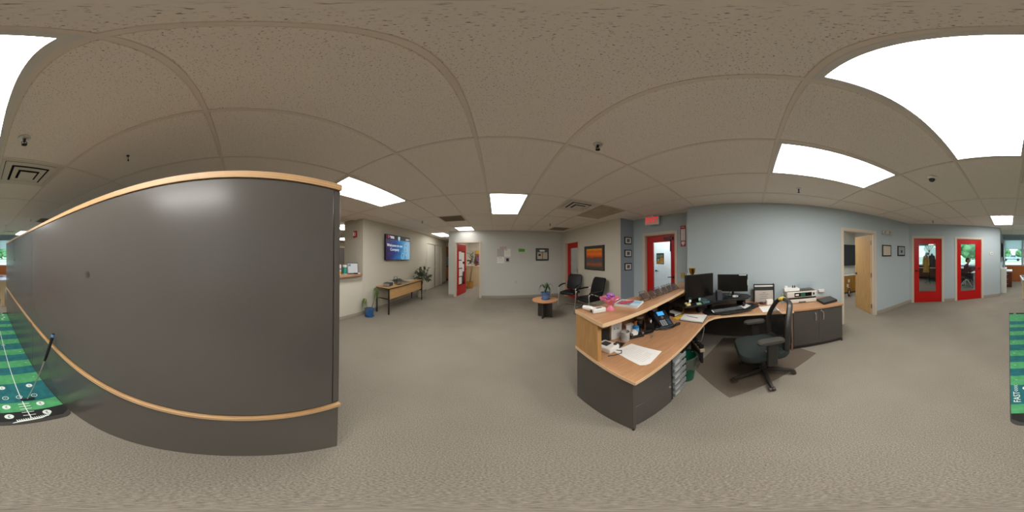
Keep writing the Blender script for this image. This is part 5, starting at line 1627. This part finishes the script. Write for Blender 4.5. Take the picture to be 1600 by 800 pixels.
# ------------------------------------------------------------------ right wall: diplomas, emergency lamp; back wall thermostat
def diploma(s, z, w, h, label, inner, seal):
    p = wall_thing('diploma_frame', label, 'picture', F_RIGHT, s, z, 'framed certificates on the blue wall')
    B().box(-w, w, -.02, -.001, -h, h).obj('frame', mat('black_lacquer', '#0c0c0c', .3), p, bevel=.003)
    B().box(-w + .03, w - .03, -.0215, -.0202, -h + .03, h - .03).obj('certificate', inner, p)
    b = B()
    for k, (zz, ww) in enumerate(((.6, .25), (.45, .12), (.15, .45), (0, .3), (-.25, .5), (-.45, .4))):
        b.box(-ww * (w - .03), ww * (w - .03), -.0222, -.0216, zz * (h - .03), zz * (h - .03) + .005)
    b.obj('printed_lines', mat('faint_print') if not seal else INK, p)['kind'] = 'stuff'
    if seal:
        B().box(-.03, .03, -.023, -.0223, -.045, .02).obj('seal', INK, p)
diploma(4.215, 1.595, .165, .145, 'black framed cream certificate nearer the wooden door', mat('cream_certificate', '#c4b9a4', .7), False)
diploma(4.82, 1.595, .165, .14, 'black framed grey certificate with dark seal nearest the corner', mat('grey_certificate', '#93a09f', .6), True)
p = wall_thing('emergency_light', 'cream emergency lamp fixture above the two certificates', 'emergency light', F_RIGHT, 4.22, 2.055)
B().box(-.17, .17, -.05, -.001, -.05, .045).obj('housing', mat('cream_plastic', '#bdb5a2', .4), p, bevel=.02, seg=3)
for x in (-.07, .10):
    B().cyl((x, -.045, 0), (x, -.085, -.01), .04, .045, 18).obj('lamp_head', mat('cream_plastic'), p, smooth=True)
p = wall_thing('thermostat', 'white square thermostat on the back wall right of the red doors', 'thermostat', F_BACK, 2.70, 1.52)
B().box(-.06, .06, -.025, -.001, -.05, .05).obj('housing', mat('thermostat_white', '#d9d6c9', .4), p, bevel=.005)
B().box(-.01, .02, -.027, -.0255, -.005, .02).obj('display', DGREY, p)
p = wall_thing('wall_hook', 'small white coat pin near the corner of the back wall', 'hook', F_BACK, 2.66, 1.30)
B().cyl((0, -.001, 0), (0, -.02, 0), .008, n=8).obj('pin', WHITE, p)

# ------------------------------------------------------------------ coffee table, plant, guest chairs
p = thing('coffee_table', 'small round beech coffee table on a dark cross base', 'table', (1.13, 3.72, 0))
n = 40
B().prism([(.305 * math.cos(2 * math.pi * k / n), .305 * math.sin(2 * math.pi * k / n)) for k in range(n)], .43, .455).obj('tabletop', mat('beech_round', '#c9946a', .4, noise=(4, '#bd875c', .6, (1, 10, 1))), p, bevel=.003)
for a in (0, 90):
    B().box(-.18, .18, -.0125, .0125, .002, .429).obj('base_board', DGREY, p, rot=(0, 0, R(a + 52)))
p = thing('potted_plant', 'green strap leaved plant in a blue pot on the coffee table', 'plant', (1.145, 3.72, .4555))
B().lathe([(.0, 0), (.082, 0), (.088, .01), (.105, .15), (.118, .16), (.118, .175), (.10, .175), (.095, .15), (.0, .14)], 24, wave=.03, waves=8).obj('pot', mat('blue_drip_glaze', '#33539a', .2, noise=(5, '#5d86ad', .5, (1, 1, 3)), coat=.5), p, smooth=True)
B().lathe([(.0, 0), (.10, 0), (.108, .014), (.10, .014), (.0, .004)], 24).obj('saucer', COBALT, p, smooth=True)
B().lathe([(.0, .141), (.094, .142), (.0, .15)], 16).obj('soil', SOIL, p)
ribbon_leaves(p, (0, 0, .145), 9, .48, .024, LEAF, 1.75, 21, .58, zup=1.85)
ribbon_leaves(p, (0, 0, .145), 6, .40, .024, LEAF, 1.3, 22, .30, zup=1.75)

def guest_chair(label, loc, rz):
    """faces local -Y"""
    t = thing('guest_chair', label, 'chair', (loc[0], loc[1], 0), rz, 'black guest chairs')
    cushion([(x, y) for x, y in rounded(.245, -.25, .22, .09)], [(.9, .405), (1, .415), (1, .455), (.95, .475), (.7, .482)], 'seat', LEATHER, t)
    b = B()
    rows_ = []
    for z, y, w_ in ((.0, 0, .20), (.04, .004, .222), (.2, .02, .23), (.38, .05, .225), (.44, .066, .21), (.47, .074, .17)):
        rows_.append([(x * w_, y + (.02 * x * x if abs(x) < 1 else .02), z) for x in (-1, -.8, -.4, 0, .4, .8, 1)])
    f_ = [[b.v((x, y - .02 - (0 if abs(i - 3) == 3 else -.0), z)) for i, (x, y, z) in enumerate(r_)] for r_ in rows_]
    k_ = [[b.v((x, y + .03, z)) for x, y, z in r_] for r_ in rows_]
    for A_ in (f_, k_):
        for r0, r1 in zip(A_, A_[1:]):
            for i in range(6): b.f([r0[i], r0[i + 1], r1[i + 1], r1[i]])
    for i in (0, 6):
        for j in range(5): b.f([f_[j][i], f_[j + 1][i], k_[j + 1][i], k_[j][i]])
    for j in (0, 5):
        for i in range(6): b.f([f_[j][i], f_[j][i + 1], k_[j][i + 1], k_[j][i]])
    b.obj('backrest', LEATHER, t, (0, .215, .50), (R(-9), 0, 0), smooth=True, bevel=.008)
    for s in (-1, 1):
        x = s * .265
        B().tube([(x, -.26, .012), (x, .20, .012), (x, .265, .012)], .012, 8).obj('runner', CHROME, t, smooth=True)
        B().tube([(x, -.265, .012), (x, -.225, .25), (x, -.20, .44), (x, -.205, .56), (x, -.17, .625), (x, -.11, .648), (x, .10, .66), (x, .20, .655)], .012, 8).obj('leg', CHROME, t, smooth=True)
        B().tube([(x, -.195, .62), (x, -.12, .657), (x, .05, .672), (x, .19, .668)], [.016, .021, .021, .018], 8, flat=1.2).obj('armrest', BLACK, t, smooth=True)
        B().tube([(x, .20, .655), (s * .215, .245, .66)], .011, 8).obj('side_rail', CHROME, t, smooth=True)
        B().tube([(x, -.19, .43), (s * .20, -.18, .40)], .010, 8).obj('seat_rail', CHROME, t, smooth=True)
    B().tube([(-.265, .26, .012), (.265, .26, .012)], .012, 8).obj('rear_bar', CHROME, t, smooth=True)
    B().tube([(-.10, .16, .41), (-.10, .25, .42), (-.10, .26, .62)], .012, 8, flat=2).obj('back_support', BLACK, t, smooth=True)
    B().tube([(.10, .16, .41), (.10, .25, .42), (.10, .26, .62)], .012, 8, flat=2).obj('back_support', BLACK, t, smooth=True)
    return t
guest_chair('black leather guest chair in front of the narrow red door', (2.06, 4.28), R(-52))
guest_chair('black leather guest chair below the sunset picture', (2.13, 3.38), R(-84))

# ------------------------------------------------------------------ room behind the open red door
p = thing('reception_counter', 'pale counter block in the room behind the open red door', 'counter', (-1.13, 8.05, 0))
B().box(-.42, .26, -.0, .55, 0, 1.02).obj('body', mat('pale_birch', '#cdb48d', .5), p)
B().box(-.44, .28, -.03, .57, 1.021, 1.045).obj('top', mat('cream_top', '#d6c9b0', .4), p)
B().box(.0, .16, .1, .2, 1.046, 1.07).obj('black_tray', BLACK, p)
p = thing('tree_ficus', 'tall thin ficus tree in a tan pot behind the open red door', 'plant', (-1.27, 7.55, 0))
B().lathe([(.0, 0), (.13, 0), (.16, .30), (.165, .32), (.145, .32), (.14, .28), (.0, .28)], 20).obj('pot', mat('tan_pot', '#c08a3a', .5), p, smooth=True)
ficus(p, (0, 0, .28), .3, (.14, .05, 1.42, .38, .3, .46), 264, 31, lw=.022, ll=.10, stems=2)
def abstract():
    return mat('abstract_colour_print', '#6d5fa0', .6, noise=(3.0, '#b8452f', .9, (1, 1, .6)))
p = thing('abstract_painting', 'tall purple and red painting with yellow top in the room behind the red door', 'picture', (-1.02, 9.045, 1.36), 0)
B().box(-.20, .30, -.03, -.001, -.50, .50).obj('canvas', abstract(), p)
B().box(-.20, .30, -.034, -.0305, .30, .50).obj('yellow_patch', mat('ochre_paint', '#d2a63c', .6), p)
B().box(-.20, -.06, -.034, -.0305, -.40, -.08).obj('red_patch', mat('red_paint', '#b8452f', .6), p)
# kitchen at the end of the corridor
p = thing('kitchen_cabinet', 'orange wood wall cabinet at the end of the corridor', 'cabinet', (-2.85, 10.28, 0), 0, 'kitchen cabinets')
OW = mat('orange_oak', '#a8682c', .4, noise=(4, '#905420', .8, (8, 8, 1)))
B().box(-.5, .9, -.34, -.0, 1.50, 2.15).obj('body', OW, p)
for k in range(3): B().box(-.49 + k * .467, -.035 + k * .467, -.36, -.341, 1.51, 2.14).obj('door', OW, p, bevel=.004)
p = thing('floor_cupboard', 'orange wood base cabinet at the end of the corridor', 'cabinet', (-2.85, 10.28, 0), 0, 'kitchen cabinets')
B().box(-.5, .9, -.60, -.0, .10, .88).obj('body', OW, p)
B().box(-.52, .92, -.63, -.0, .881, .92).obj('worktop', DGREY, p)
B().box(-.5, .9, -.54, -.0, .0, .099).obj('plinth', BLACK, p)
for k in range(3): B().box(-.49 + k * .467, -.035 + k * .467, -.62, -.601, .12, .87).obj('door', OW, p, bevel=.004)
tag(B().box(-3.4, -1.9, 10.288, 10.296, .93, 1.49).obj('trim_6', mat('grey_splash_tile', '#8f9a9a', .3, noise=(20, '#77817f', .8, (1, 1, 1)))), kind='structure')
# grey cubicle wall in the room behind the side counter
p = thing('cubicle_wall', 'dark grey cubicle wall in the room behind the side counter', 'partition', (-5.6, 4.0, 0))
B().box(-.04, .04, -1.6, 1.6, .02, 1.86).obj('cubicle_panel', PANEL, p)
B().box(-.045, .045, -1.6, 1.6, 1.861, 1.89).obj('top_rail', PLY, p)
for y in (-1.6, 1.6): B().box(-.05, .05, y - .05, y + .05, 0, 1.86).obj('post', DGREY, p)

# ------------------------------------------------------------------ room behind the wooden door
p = thing('wall_screen', 'dark screen on the wall of the room behind the wooden door', 'screen', (5.395, -3.30, 1.50), R(-90))
B().box(-.75, .60, -.06, -.002, -.42, .40).obj('housing', mat('slate_screen', '#2c3135', .4), p)
B().box(-.72, .57, -.063, -.0605, -.39, .37).obj('screen', mat('slate_glass', '#30383c', .3), p)
p = thing('wood_cabinet', 'low orange wood cabinet behind the wooden door', 'cabinet', (5.395, -3.30, 0), R(-90))
B().box(-.30, .60, -.20, -.0, .06, .70).obj('body', mat('ochre_oak', '#b5832f', .5, noise=(4, '#a07026', .8, (8, 8, 1))), p)
B().box(-.30, .60, -.18, -.02, .0, .059).obj('plinth', DGREY, p)
B().box(-.31, .61, -.21, -.0, .701, .72).obj('top', WHITE, p)
for (x, z) in ((.16, .50), (.10, .32), (.16, .18)):
    B().box(x - .04, x + .04, -.208, -.201, z - .06, z + .06).obj('outlet_plate', WHITE, p)
p = thing('trolley_wheel', 'black spoked wheel of a trolley just inside the wooden door', 'wheel', (4.80, -3.20, .161), R(-45))
B().tube([(.14 * math.cos(R(t)), 0, .14 * math.sin(R(t))) for t in range(0, 360, 18)], .020, 8, closed=True).obj('tyre', RUBBER, p, smooth=True)
for k in range(6):
    a = R(60 * k)
    B().cyl((.02 * math.cos(a), 0, .02 * math.sin(a)), (.125 * math.cos(a), 0, .125 * math.sin(a)), .006, n=6).obj('spoke', CHROME, p)
B().cyl((0, -.02, 0), (0, .02, 0), .025, n=12).obj('hub', CHROME, p)

# ------------------------------------------------------------------ glazed offices at the back
p = thing('coat_rack', 'dark coat rack with curled hooks behind the left red glass door', 'coat rack', (4.02, -7.55, 0))
B().cyl((0, 0, .02), (0, 0, 1.74), .018, .015, 10).obj('pole', DMETAL, p, smooth=True)
for k in range(4):
    a = R(45 + 90 * k)
    B().tube([(0, 0, .10), (.14 * math.cos(a), .14 * math.sin(a), .06), (.26 * math.cos(a), .26 * math.sin(a), .014)], .012, 7).obj('leg', DMETAL, p, smooth=True)
    B().tube([(0, 0, 1.62), (.05 * math.cos(a), .05 * math.sin(a), 1.72), (.13 * math.cos(a), .13 * math.sin(a), 1.82), (.19 * math.cos(a), .19 * math.sin(a), 1.92), (.17 * math.cos(a), .17 * math.sin(a), 1.95)], .010, 7).obj('hook', DMETAL, p, smooth=True)
def coat(name, label, loc, rz, m, w0, L, zt_):
    t = thing(name, label, 'coat', loc, rz)
    b = B()
    rnd = random.Random(len(label))
    N = 22
    rings = []
    for i in range(9):
        f_ = i / 8
        r_ = .03 + (w0) * min(1, (f_ * 2.2) ** .6) * (.75 + .45 * f_)
        rings.append([b.v(((r_ * (1 + .13 * math.sin(5 * 2 * math.pi * j / N + i * .3) * f_)) * math.cos(2 * math.pi * j / N), .62 * (r_ * (1 + .13 * math.cos(4 * 2 * math.pi * j / N + i * .2) * f_)) * math.sin(2 * math.pi * j / N), zt_ - L * f_)) for j in range(N)])
    for A_, D_ in zip(rings, rings[1:]):
        for j in range(N): b.f([A_[j], A_[(j + 1) % N], D_[(j + 1) % N], D_[j]])
    b.f(rings[0][::-1]); b.f(rings[-1])
    b.obj('coat_body', m, t, smooth=True)
    for s in (-1, 1):
        B().tube([(s * w0 * .75, -.05, zt_ - .12), (s * w0 * 1.15, -.08, zt_ - .36), (s * w0 * 1.25, -.10, zt_ - .62)], [.045, .05, .045], 10, flat=.8).obj('sleeve', m, t, smooth=True)
    return t
coat('yellow_coat', 'yellow raincoat hanging on the coat rack behind the glass door', (4.13, -7.40, 0), R(-150), mat('mustard_cloth', '#c9a23c', .8, bump=(20, .6)), .112, .98, 1.56)
coat('dark_coat', 'dark navy coat hanging behind the yellow raincoat', (3.90, -7.62, 0), R(-150), mat('navy_cloth', '#23262b', .85, bump=(20, .6)), .13, .70, 1.56)
p = thing('grey_scarf', 'grey blue scarf draped over the top of the yellow raincoat', 'scarf', (4.06, -7.40, 0), R(-150))
B().ball((0, 0, 1.54), (.10, .08, .075), 14, 10).tube([(-.06, -.05, 1.52), (-.09, -.08, 1.42), (-.08, -.10, 1.30)], [.04, .045, .04], 8, flat=.7).obj('scarf_cloth', mat('grey_blue_wool', '#7d92a0', .9, bump=(60, .6)), p, smooth=True)
p = thing('office_desk', 'dark wooden desk below the blinds behind the left glass door', 'desk', (4.6, -8.45, 0))
B().box(-.9, .9, -.35, .35, .70, .73).obj('desktop', PINED, p)
for x in (-.88, .84): B().box(x, x + .04, -.33, .33, 0, .699).obj('side_panel', PINED, p)
B().box(-.84, .84, .28, .31, .25, .699).obj('modesty_panel', PINED, p)
# office behind the right glass door: person at a desk by the window
SX, SY = 1.88, -7.20
p = thing('office_chair', 'chair with white curved legs under the seated person', 'chair', (SX, SY, 0), R(90))
B().box(-.22, .22, -.22, .22, .40, .46).obj('seat', BLACKF, p, bevel=.03, seg=3)
B().box(-.20, .20, -.03, .03, .52, .88).obj('backrest', BLACKF, p, (0, -.25, 0), (R(8), 0, 0), bevel=.02)
for s in (-1, 1):
    B().tube([(s * .24, -.28, .05), (s * .24, -.10, .30), (s * .24, .02, .39)], .021, 8).obj('leg', mat('white_metal', '#e4e7e8', .4, 0), p, smooth=True)
    B().tube([(s * .24, .28, .05), (s * .24, .12, .30), (s * .24, .0, .39)], .021, 8).obj('leg', mat('white_metal'), p, smooth=True)
    for y in (-.28, .28): B().cyl((s * .24 - .012, y, .028), (s * .24 + .012, y, .028), .027, n=12).obj('caster', BLACK, p, smooth=True)
p = thing('person', 'person in a dark red sweater seated at a desk behind the right glass door', 'person', (SX, SY, 0), R(90))
# seated figure, facing local +Y (turned towards the desk)
def skin_body(name, verts, edges, radii, m, parent, sub=2, root=0):
    me = bpy.data.meshes.new(name)
    me.from_pydata([Vector(v) for v in verts], edges, [])
    o = bpy.data.objects.new(name, me)
    COL.objects.link(o)
    o.parent = parent
    me.materials.append(m)
    o.modifiers.new('skin', 'SKIN')
    if not me.skin_vertices:
        me.attributes.new  # layer is made by the modifier below
        bpy.context.view_layer.objects.active = o
    sv = me.skin_vertices[0].data if me.skin_vertices else None
    if sv is None:
        bm = bmesh.new(); bm.from_mesh(me); bm.verts.layers.skin.verify(); bm.to_mesh(me); bm.free()
        sv = me.skin_vertices[0].data
    for i, r_ in enumerate(radii):
        sv[i].radius = r_ if isinstance(r_, tuple) else (r_, r_)
        sv[i].use_root = (i == root)
    s = o.modifiers.new('sub', 'SUBSURF'); s.levels = sub; s.render_levels = sub
    for pl in me.polygons: pl.use_smooth = True
    return o
SKIN = mat('skin', '#c08a6c', .55)
V = [(0, -.05, .53), (0, -.08, .66), (0, -.07, .82), (0, -.04, .97), (0, .0, 1.04), (0, .025, 1.10),      # pelvis .. neck
     (-.17, -.04, .98), (-.21, .04, .74), (-.17, .26, .77), (-.15, .34, .775),                               # left arm
     (.17, -.04, .98), (.21, .04, .74), (.17, .26, .77), (.15, .34, .775),
     (-.09, .02, .52), (-.11, .40, .53), (-.11, .42, .12), (-.11, .44, .06), (-.11, .54, .045),
     (.09, .02, .52), (.11, .40, .53), (.11, .42, .12), (.11, .44, .06), (.11, .54, .045)]
Eg = [(0, 1), (1, 2), (2, 3), (3, 4), (4, 5), (3, 6), (6, 7), (7, 8), (8, 9), (3, 10), (10, 11), (11, 12), (12, 13), (0, 14), (14, 15), (15, 16), (16, 17), (17, 18), (0, 19), (19, 20), (20, 21), (21, 22), (22, 23)]
Rr = [(.155, .12), (.145, .105), (.155, .11), (.13, .09), .055, .05, .06, .046, .036, .030, .06, .046, .036, .030, .085, .065, .045, .04, .035, .085, .065, .045, .04, .035]
skin_body('body', V, Eg, Rr, mat('maroon_sweater', '#5a1f2b', .85), p)
trou = skin_body('trousers', [V[i] for i in (0, 14, 15, 16, 19, 20, 21)], [(0, 1), (1, 2), (2, 3), (0, 4), (4, 5), (5, 6)], [(.16, .125), .09, .07, .052, .09, .07, .052], mat('dark_trousers', '#20232b', .85), p)
h = B()
h.ball((0, .045, 1.225), (.075, .095, .115), 18, 14)
h.ball((0, .142, 1.215), (.014, .02, .022), 8, 6)                       # nose
h.ball((-.075, .035, 1.215), (.012, .022, .032), 8, 6).ball((.075, .035, 1.215), (.012, .022, .032), 8, 6)
h.tube([(0, .02, 1.06), (0, .03, 1.15)], .045, 12)
hd = h.obj('head', SKIN, p, smooth=True)
B().ball((-.03, .128, 1.245), .011, 8, 6).obj('eye', INK, hd); B().ball((.03, .128, 1.245), .011, 8, 6).obj('eye', INK, hd)
B().box(-.022, .022, .130, .137, 1.168, 1.176).obj('mouth', mat('lip', '#8a4a42', .6), hd)
B().ball((0, .015, 1.268), (.084, .098, .092), 16, 12).ball((0, -.02, 1.225), (.080, .075, .09), 14, 10).obj('hair', mat('dark_hair', '#241c18', .8, bump=(90, .6)), p, smooth=True)
for s in (-1, 1):
    hb = B().ball((s * .148, .375, .775), (.036, .048, .016), 10, 8)
    for k, L in enumerate((.058, .068, .072, .062)):
        x = s * .148 + (k - 1.5) * .017
        hb.tube([(x, .41, .777), (x, .41 + L * .5, .782), (x, .41 + L, .770)], [.008, .008, .006], 6)
    hb.tube([(s * .125, .37, .775), (s * .100, .40, .776), (s * .095, .425, .772)], [.010, .009, .007], 6)
    hb.obj('hand', SKIN, p, smooth=True)
p = thing('work_desk', 'white topped desk in front of the seated person', 'desk', (1.16, -7.2, 0))
B().box(-.40, .40, -.7, .7, .725, .75).obj('desktop', WHITE, p)
for y in (-.6, .6): B().box(-.30, .30, y - .02, y + .02, 0, .724).obj('leg_panel', mat('white_metal'), p)
p = thing('side_table', 'white topped table by the window behind the seated person', 'table', (2.45, -8.05, 0))
B().box(-.36, .36, -.35, .35, .80, .84).obj('tabletop', WHITE, p)
for x in (-.33, .33):
    for y in (-.32, .32): B().box(x - .02, x + .02, y - .02, y + .02, 0, .799).obj('leg', mat('white_metal'), p)

# ------------------------------------------------------------------ window room: side television, drawer cabinet, play table
p = thing('side_television', 'black television on a tilting bracket on the office side wall', 'television', (.318, -6.95, 1.68), R(-90))
B().box(-.62, .62, -.115, -.07, -.43, .43).obj('housing', BLACKG, p, (0, 0, 0), (0, 0, 0), bevel=.005)
B().box(-.6, .6, -.118, -.1155, -.41, .41).obj('screen', SCREEN, p)
B().box(-.06, .06, -.069, -.004, -.30, .30).obj('bracket', DMETAL, p)
B().tube([(.50, -.09, .43), (.52, -.10, .52), (.54, -.08, .60)], .012, 6).obj('bracket_arm', DMETAL, p)
p = thing('soap_pump', 'small white bottle standing on the white ledge below the side television', 'bottle', (.19, -6.55, .9555))
B().lathe([(.0, 0), (.03, 0), (.03, .09), (.01, .11), (.01, .14), (.0, .14)], 14).obj('bottle_body', mat('pale_blue_label'), p, smooth=True)
B().box(-.03, .01, -.006, .006, .141, .155).obj('pump', BLACK, p)
p = thing('drawer_cabinet', 'dark wood drawer cabinet with a white top beside the window wall', 'cabinet', (.06, -7.6, 0))
CB = mat('cherry_wood', '#6b3216', .4, noise=(4, '#572409', .8, (8, 8, 1)))
B().box(-.19, .24, -.42, .25, .03, .71).obj('body', CB, p)
B().box(-.21, .245, -.44, .27, .711, .76).obj('top', WHITE, p)
for k in range(3):
    dr = B().box(-.17, .22, .251, .268, .05 + k * .22, .25 + k * .22).obj('drawer', CB, p, bevel=.004)
    B().box(-.02, .06, .2685, .285, .15 + k * .22, .165 + k * .22).obj('handle', CHROME, dr)
for x in (-.17, .22):
    for y in (-.40, .23): B().box(x - .015, x + .015, y - .015, y + .015, 0, .029).obj('foot', BLACK, p)
p = thing('game_table', 'game table with a slate blue top and pale wooden legs near the window', 'table', (-1.10, -4.95, 0))
SL = mat('slate_blue_top', '#7d7f96', .35)
LW = mat('light_maple', '#cdb48e', .5)
B().box(-.72, .70, -.52, .50, .735, .75).obj('playing_field', SL, p)
b = B().box(-.75, -.721, -.55, .53, .725, .79).box(.701, .73, -.55, .53, .725, .79).box(-.72, .70, -.55, -.521, .725, .79).box(-.72, .70, .501, .53, .725, .79)
b.obj('rail', mat('pale_metal_rail', '#c9c7c2', .3, .5), p, bevel=.006)
B().box(-.72, .70, -.52, .50, .56, .724).obj('apron', LW, p)
for x in (-.62, .60):
    for y in (-.42, .42): B().box(x - .05, x + .05, y - .05, y + .05, 0, .559).obj('leg', LW, p, bevel=.006)
B().box(.50, .68, -.48, -.44, .751, .765).obj('dark_score_bar', BLACK, p)

# ------------------------------------------------------------------ outdoors beyond the windows
GRASS = mat('green_lawn', '#7fae6c', .95, noise=(.8, '#6a9a5a', .8, (1, 1, 1)))  # lawn green with mottled variation
tag(B().prism([(-80, -130), (90, -130), (90, -9.3), (-80, -9.3)], -.6, -.32).obj('ground', GRASS), kind='structure')
tag(B().prism([(-80, -36), (60, -36), (60, -26), (-80, -26)], -.319, -.30).obj('road', mat('pale_concrete', '#c9cbc6', .9)), kind='structure')
tag(B().prism([(-80, -54), (60, -54), (60, -44.5), (-80, -44.5)], -.319, -.31).obj('road', mat('grey_asphalt', '#8f969c', .9)), kind='structure')
p = thing('pickup_truck', 'pale blue grey pickup truck parked outside beyond the lawn', 'truck', (-.85, -47, -.31))
TR = mat('blue_grey_car_paint', '#8fa3b3', .3, coat=.5)
b = B()
prof = [(-2.7, .55), (-2.7, 1.05), (-1.6, 1.12), (-.95, 1.72), (.55, 1.75), (.75, 1.18), (2.65, 1.15), (2.7, .6)]
a = [b.v((x, -.9, z)) for x, z in prof]; c = [b.v((x, .9, z)) for x, z in prof]
b.f(a[::-1]); b.f(c)
for k in range(8): b.f([a[k], a[(k + 1) % 8], c[(k + 1) % 8], c[k]])
b.obj('truck_body', TR, p, bevel=.06)
B().box(-1.1, .4, .901, .92, 1.2, 1.62).obj('side_window', mat('dark_car_glass', '#3a4650', .15), p)
B().box(-2.72, 2.72, -.92, .92, .45, .56).obj('sill', DGREY, p)
for x in (-1.75, 1.75):
    for y in (-.85, .85): B().cyl((x, y - .12, .38), (x, y + .12, .38), .38, n=18).obj('wheel', RUBBER, p, smooth=True)
p = thing('house', 'pale house with a grey roof far away beyond the lawn', 'house', (-9, -80, -.32))
B().box(-6, 6, -4, 4, 0, 2.6).obj('house_wall', mat('pale_siding', '#d6d9d6', .8), p)
b = B()
a = [b.v((-6.4, y, z)) for y, z in ((-4.5, 2.6), (4.5, 2.6), (0, 4.4))]; c = [b.v((6.4, y, z)) for y, z in ((-4.5, 2.6), (4.5, 2.6), (0, 4.4))]
b.f(a); b.f(c[::-1])
for k in range(3): b.f([a[k], a[(k + 1) % 3], c[(k + 1) % 3], c[k]])
b.obj('roof', mat('grey_shingle_roof', '#8a9096', .8), p)
for x in (-3.5, 0, 3.5): B().box(x - .6, x + .6, 4.001, 4.05, .9, 2.0).obj('window', mat('dark_car_glass'), p)
TREEM = mat('tree_foliage', '#5f8f5e', .9, noise=(1.2, '#3f6e48', .8, (1, 1, 1)))
tl = ['broad green tree outside, directly behind the pickup truck', 'green tree outside to the side of the pickup truck', 'round green tree outside the office window behind the person',
      'tall green tree outside the office window above the person', 'green tree outside the office window nearest the divider', 'far green tree on the lawn beyond the pale house', 'dark green tree at the end of the tree line behind the truck']
tp = [(3, -66, 5.2, 4.0), (-7, -67, 4.8, 4.0), (9.0, -25, 6.0, 2.6), (14.5, -34, 7.5, 4.4), (6.0, -31, 6.5, 3.2), (-24, -84, 5, 4), (14, -62, 5, 4.0)]
for k, ((x, y, hh, rr), lab) in enumerate(zip(tp, tl)):
    t = thing('tree', lab, 'tree', (x, y, -.32), k * .9, 'trees beyond the windows')
    B().cyl((0, 0, 0), (0, 0, hh * .55), .22, .14, 10).obj('trunk', BARK, t, smooth=True)
    b = B()
    rnd = random.Random(40 + k)
    for q in range(60):
        a = rnd.uniform(0, 6.28); u = rnd.uniform(-.75, 1)
        rad = rr * math.sqrt(max(.05, 1 - u * u)) * rnd.uniform(.55, .95)
        s = rnd.uniform(.22, .36) * rr
        mtx = Matrix.Translation((rad * math.cos(a), rad * math.sin(a), hh * .56 + u * hh * .42)) @ Matrix.Diagonal((s, s, s * .8, 1))
        bmesh.ops.create_icosphere(b.bm, subdivisions=2, radius=1, matrix=mtx)
    for v in b.bm.verts:
        v.co += Vector((rnd.uniform(-.09, .09), rnd.uniform(-.09, .09), rnd.uniform(-.09, .09))) * rr * .35
    o = b.obj('crown', TREEM, t)
    o['kind'] = 'stuff'
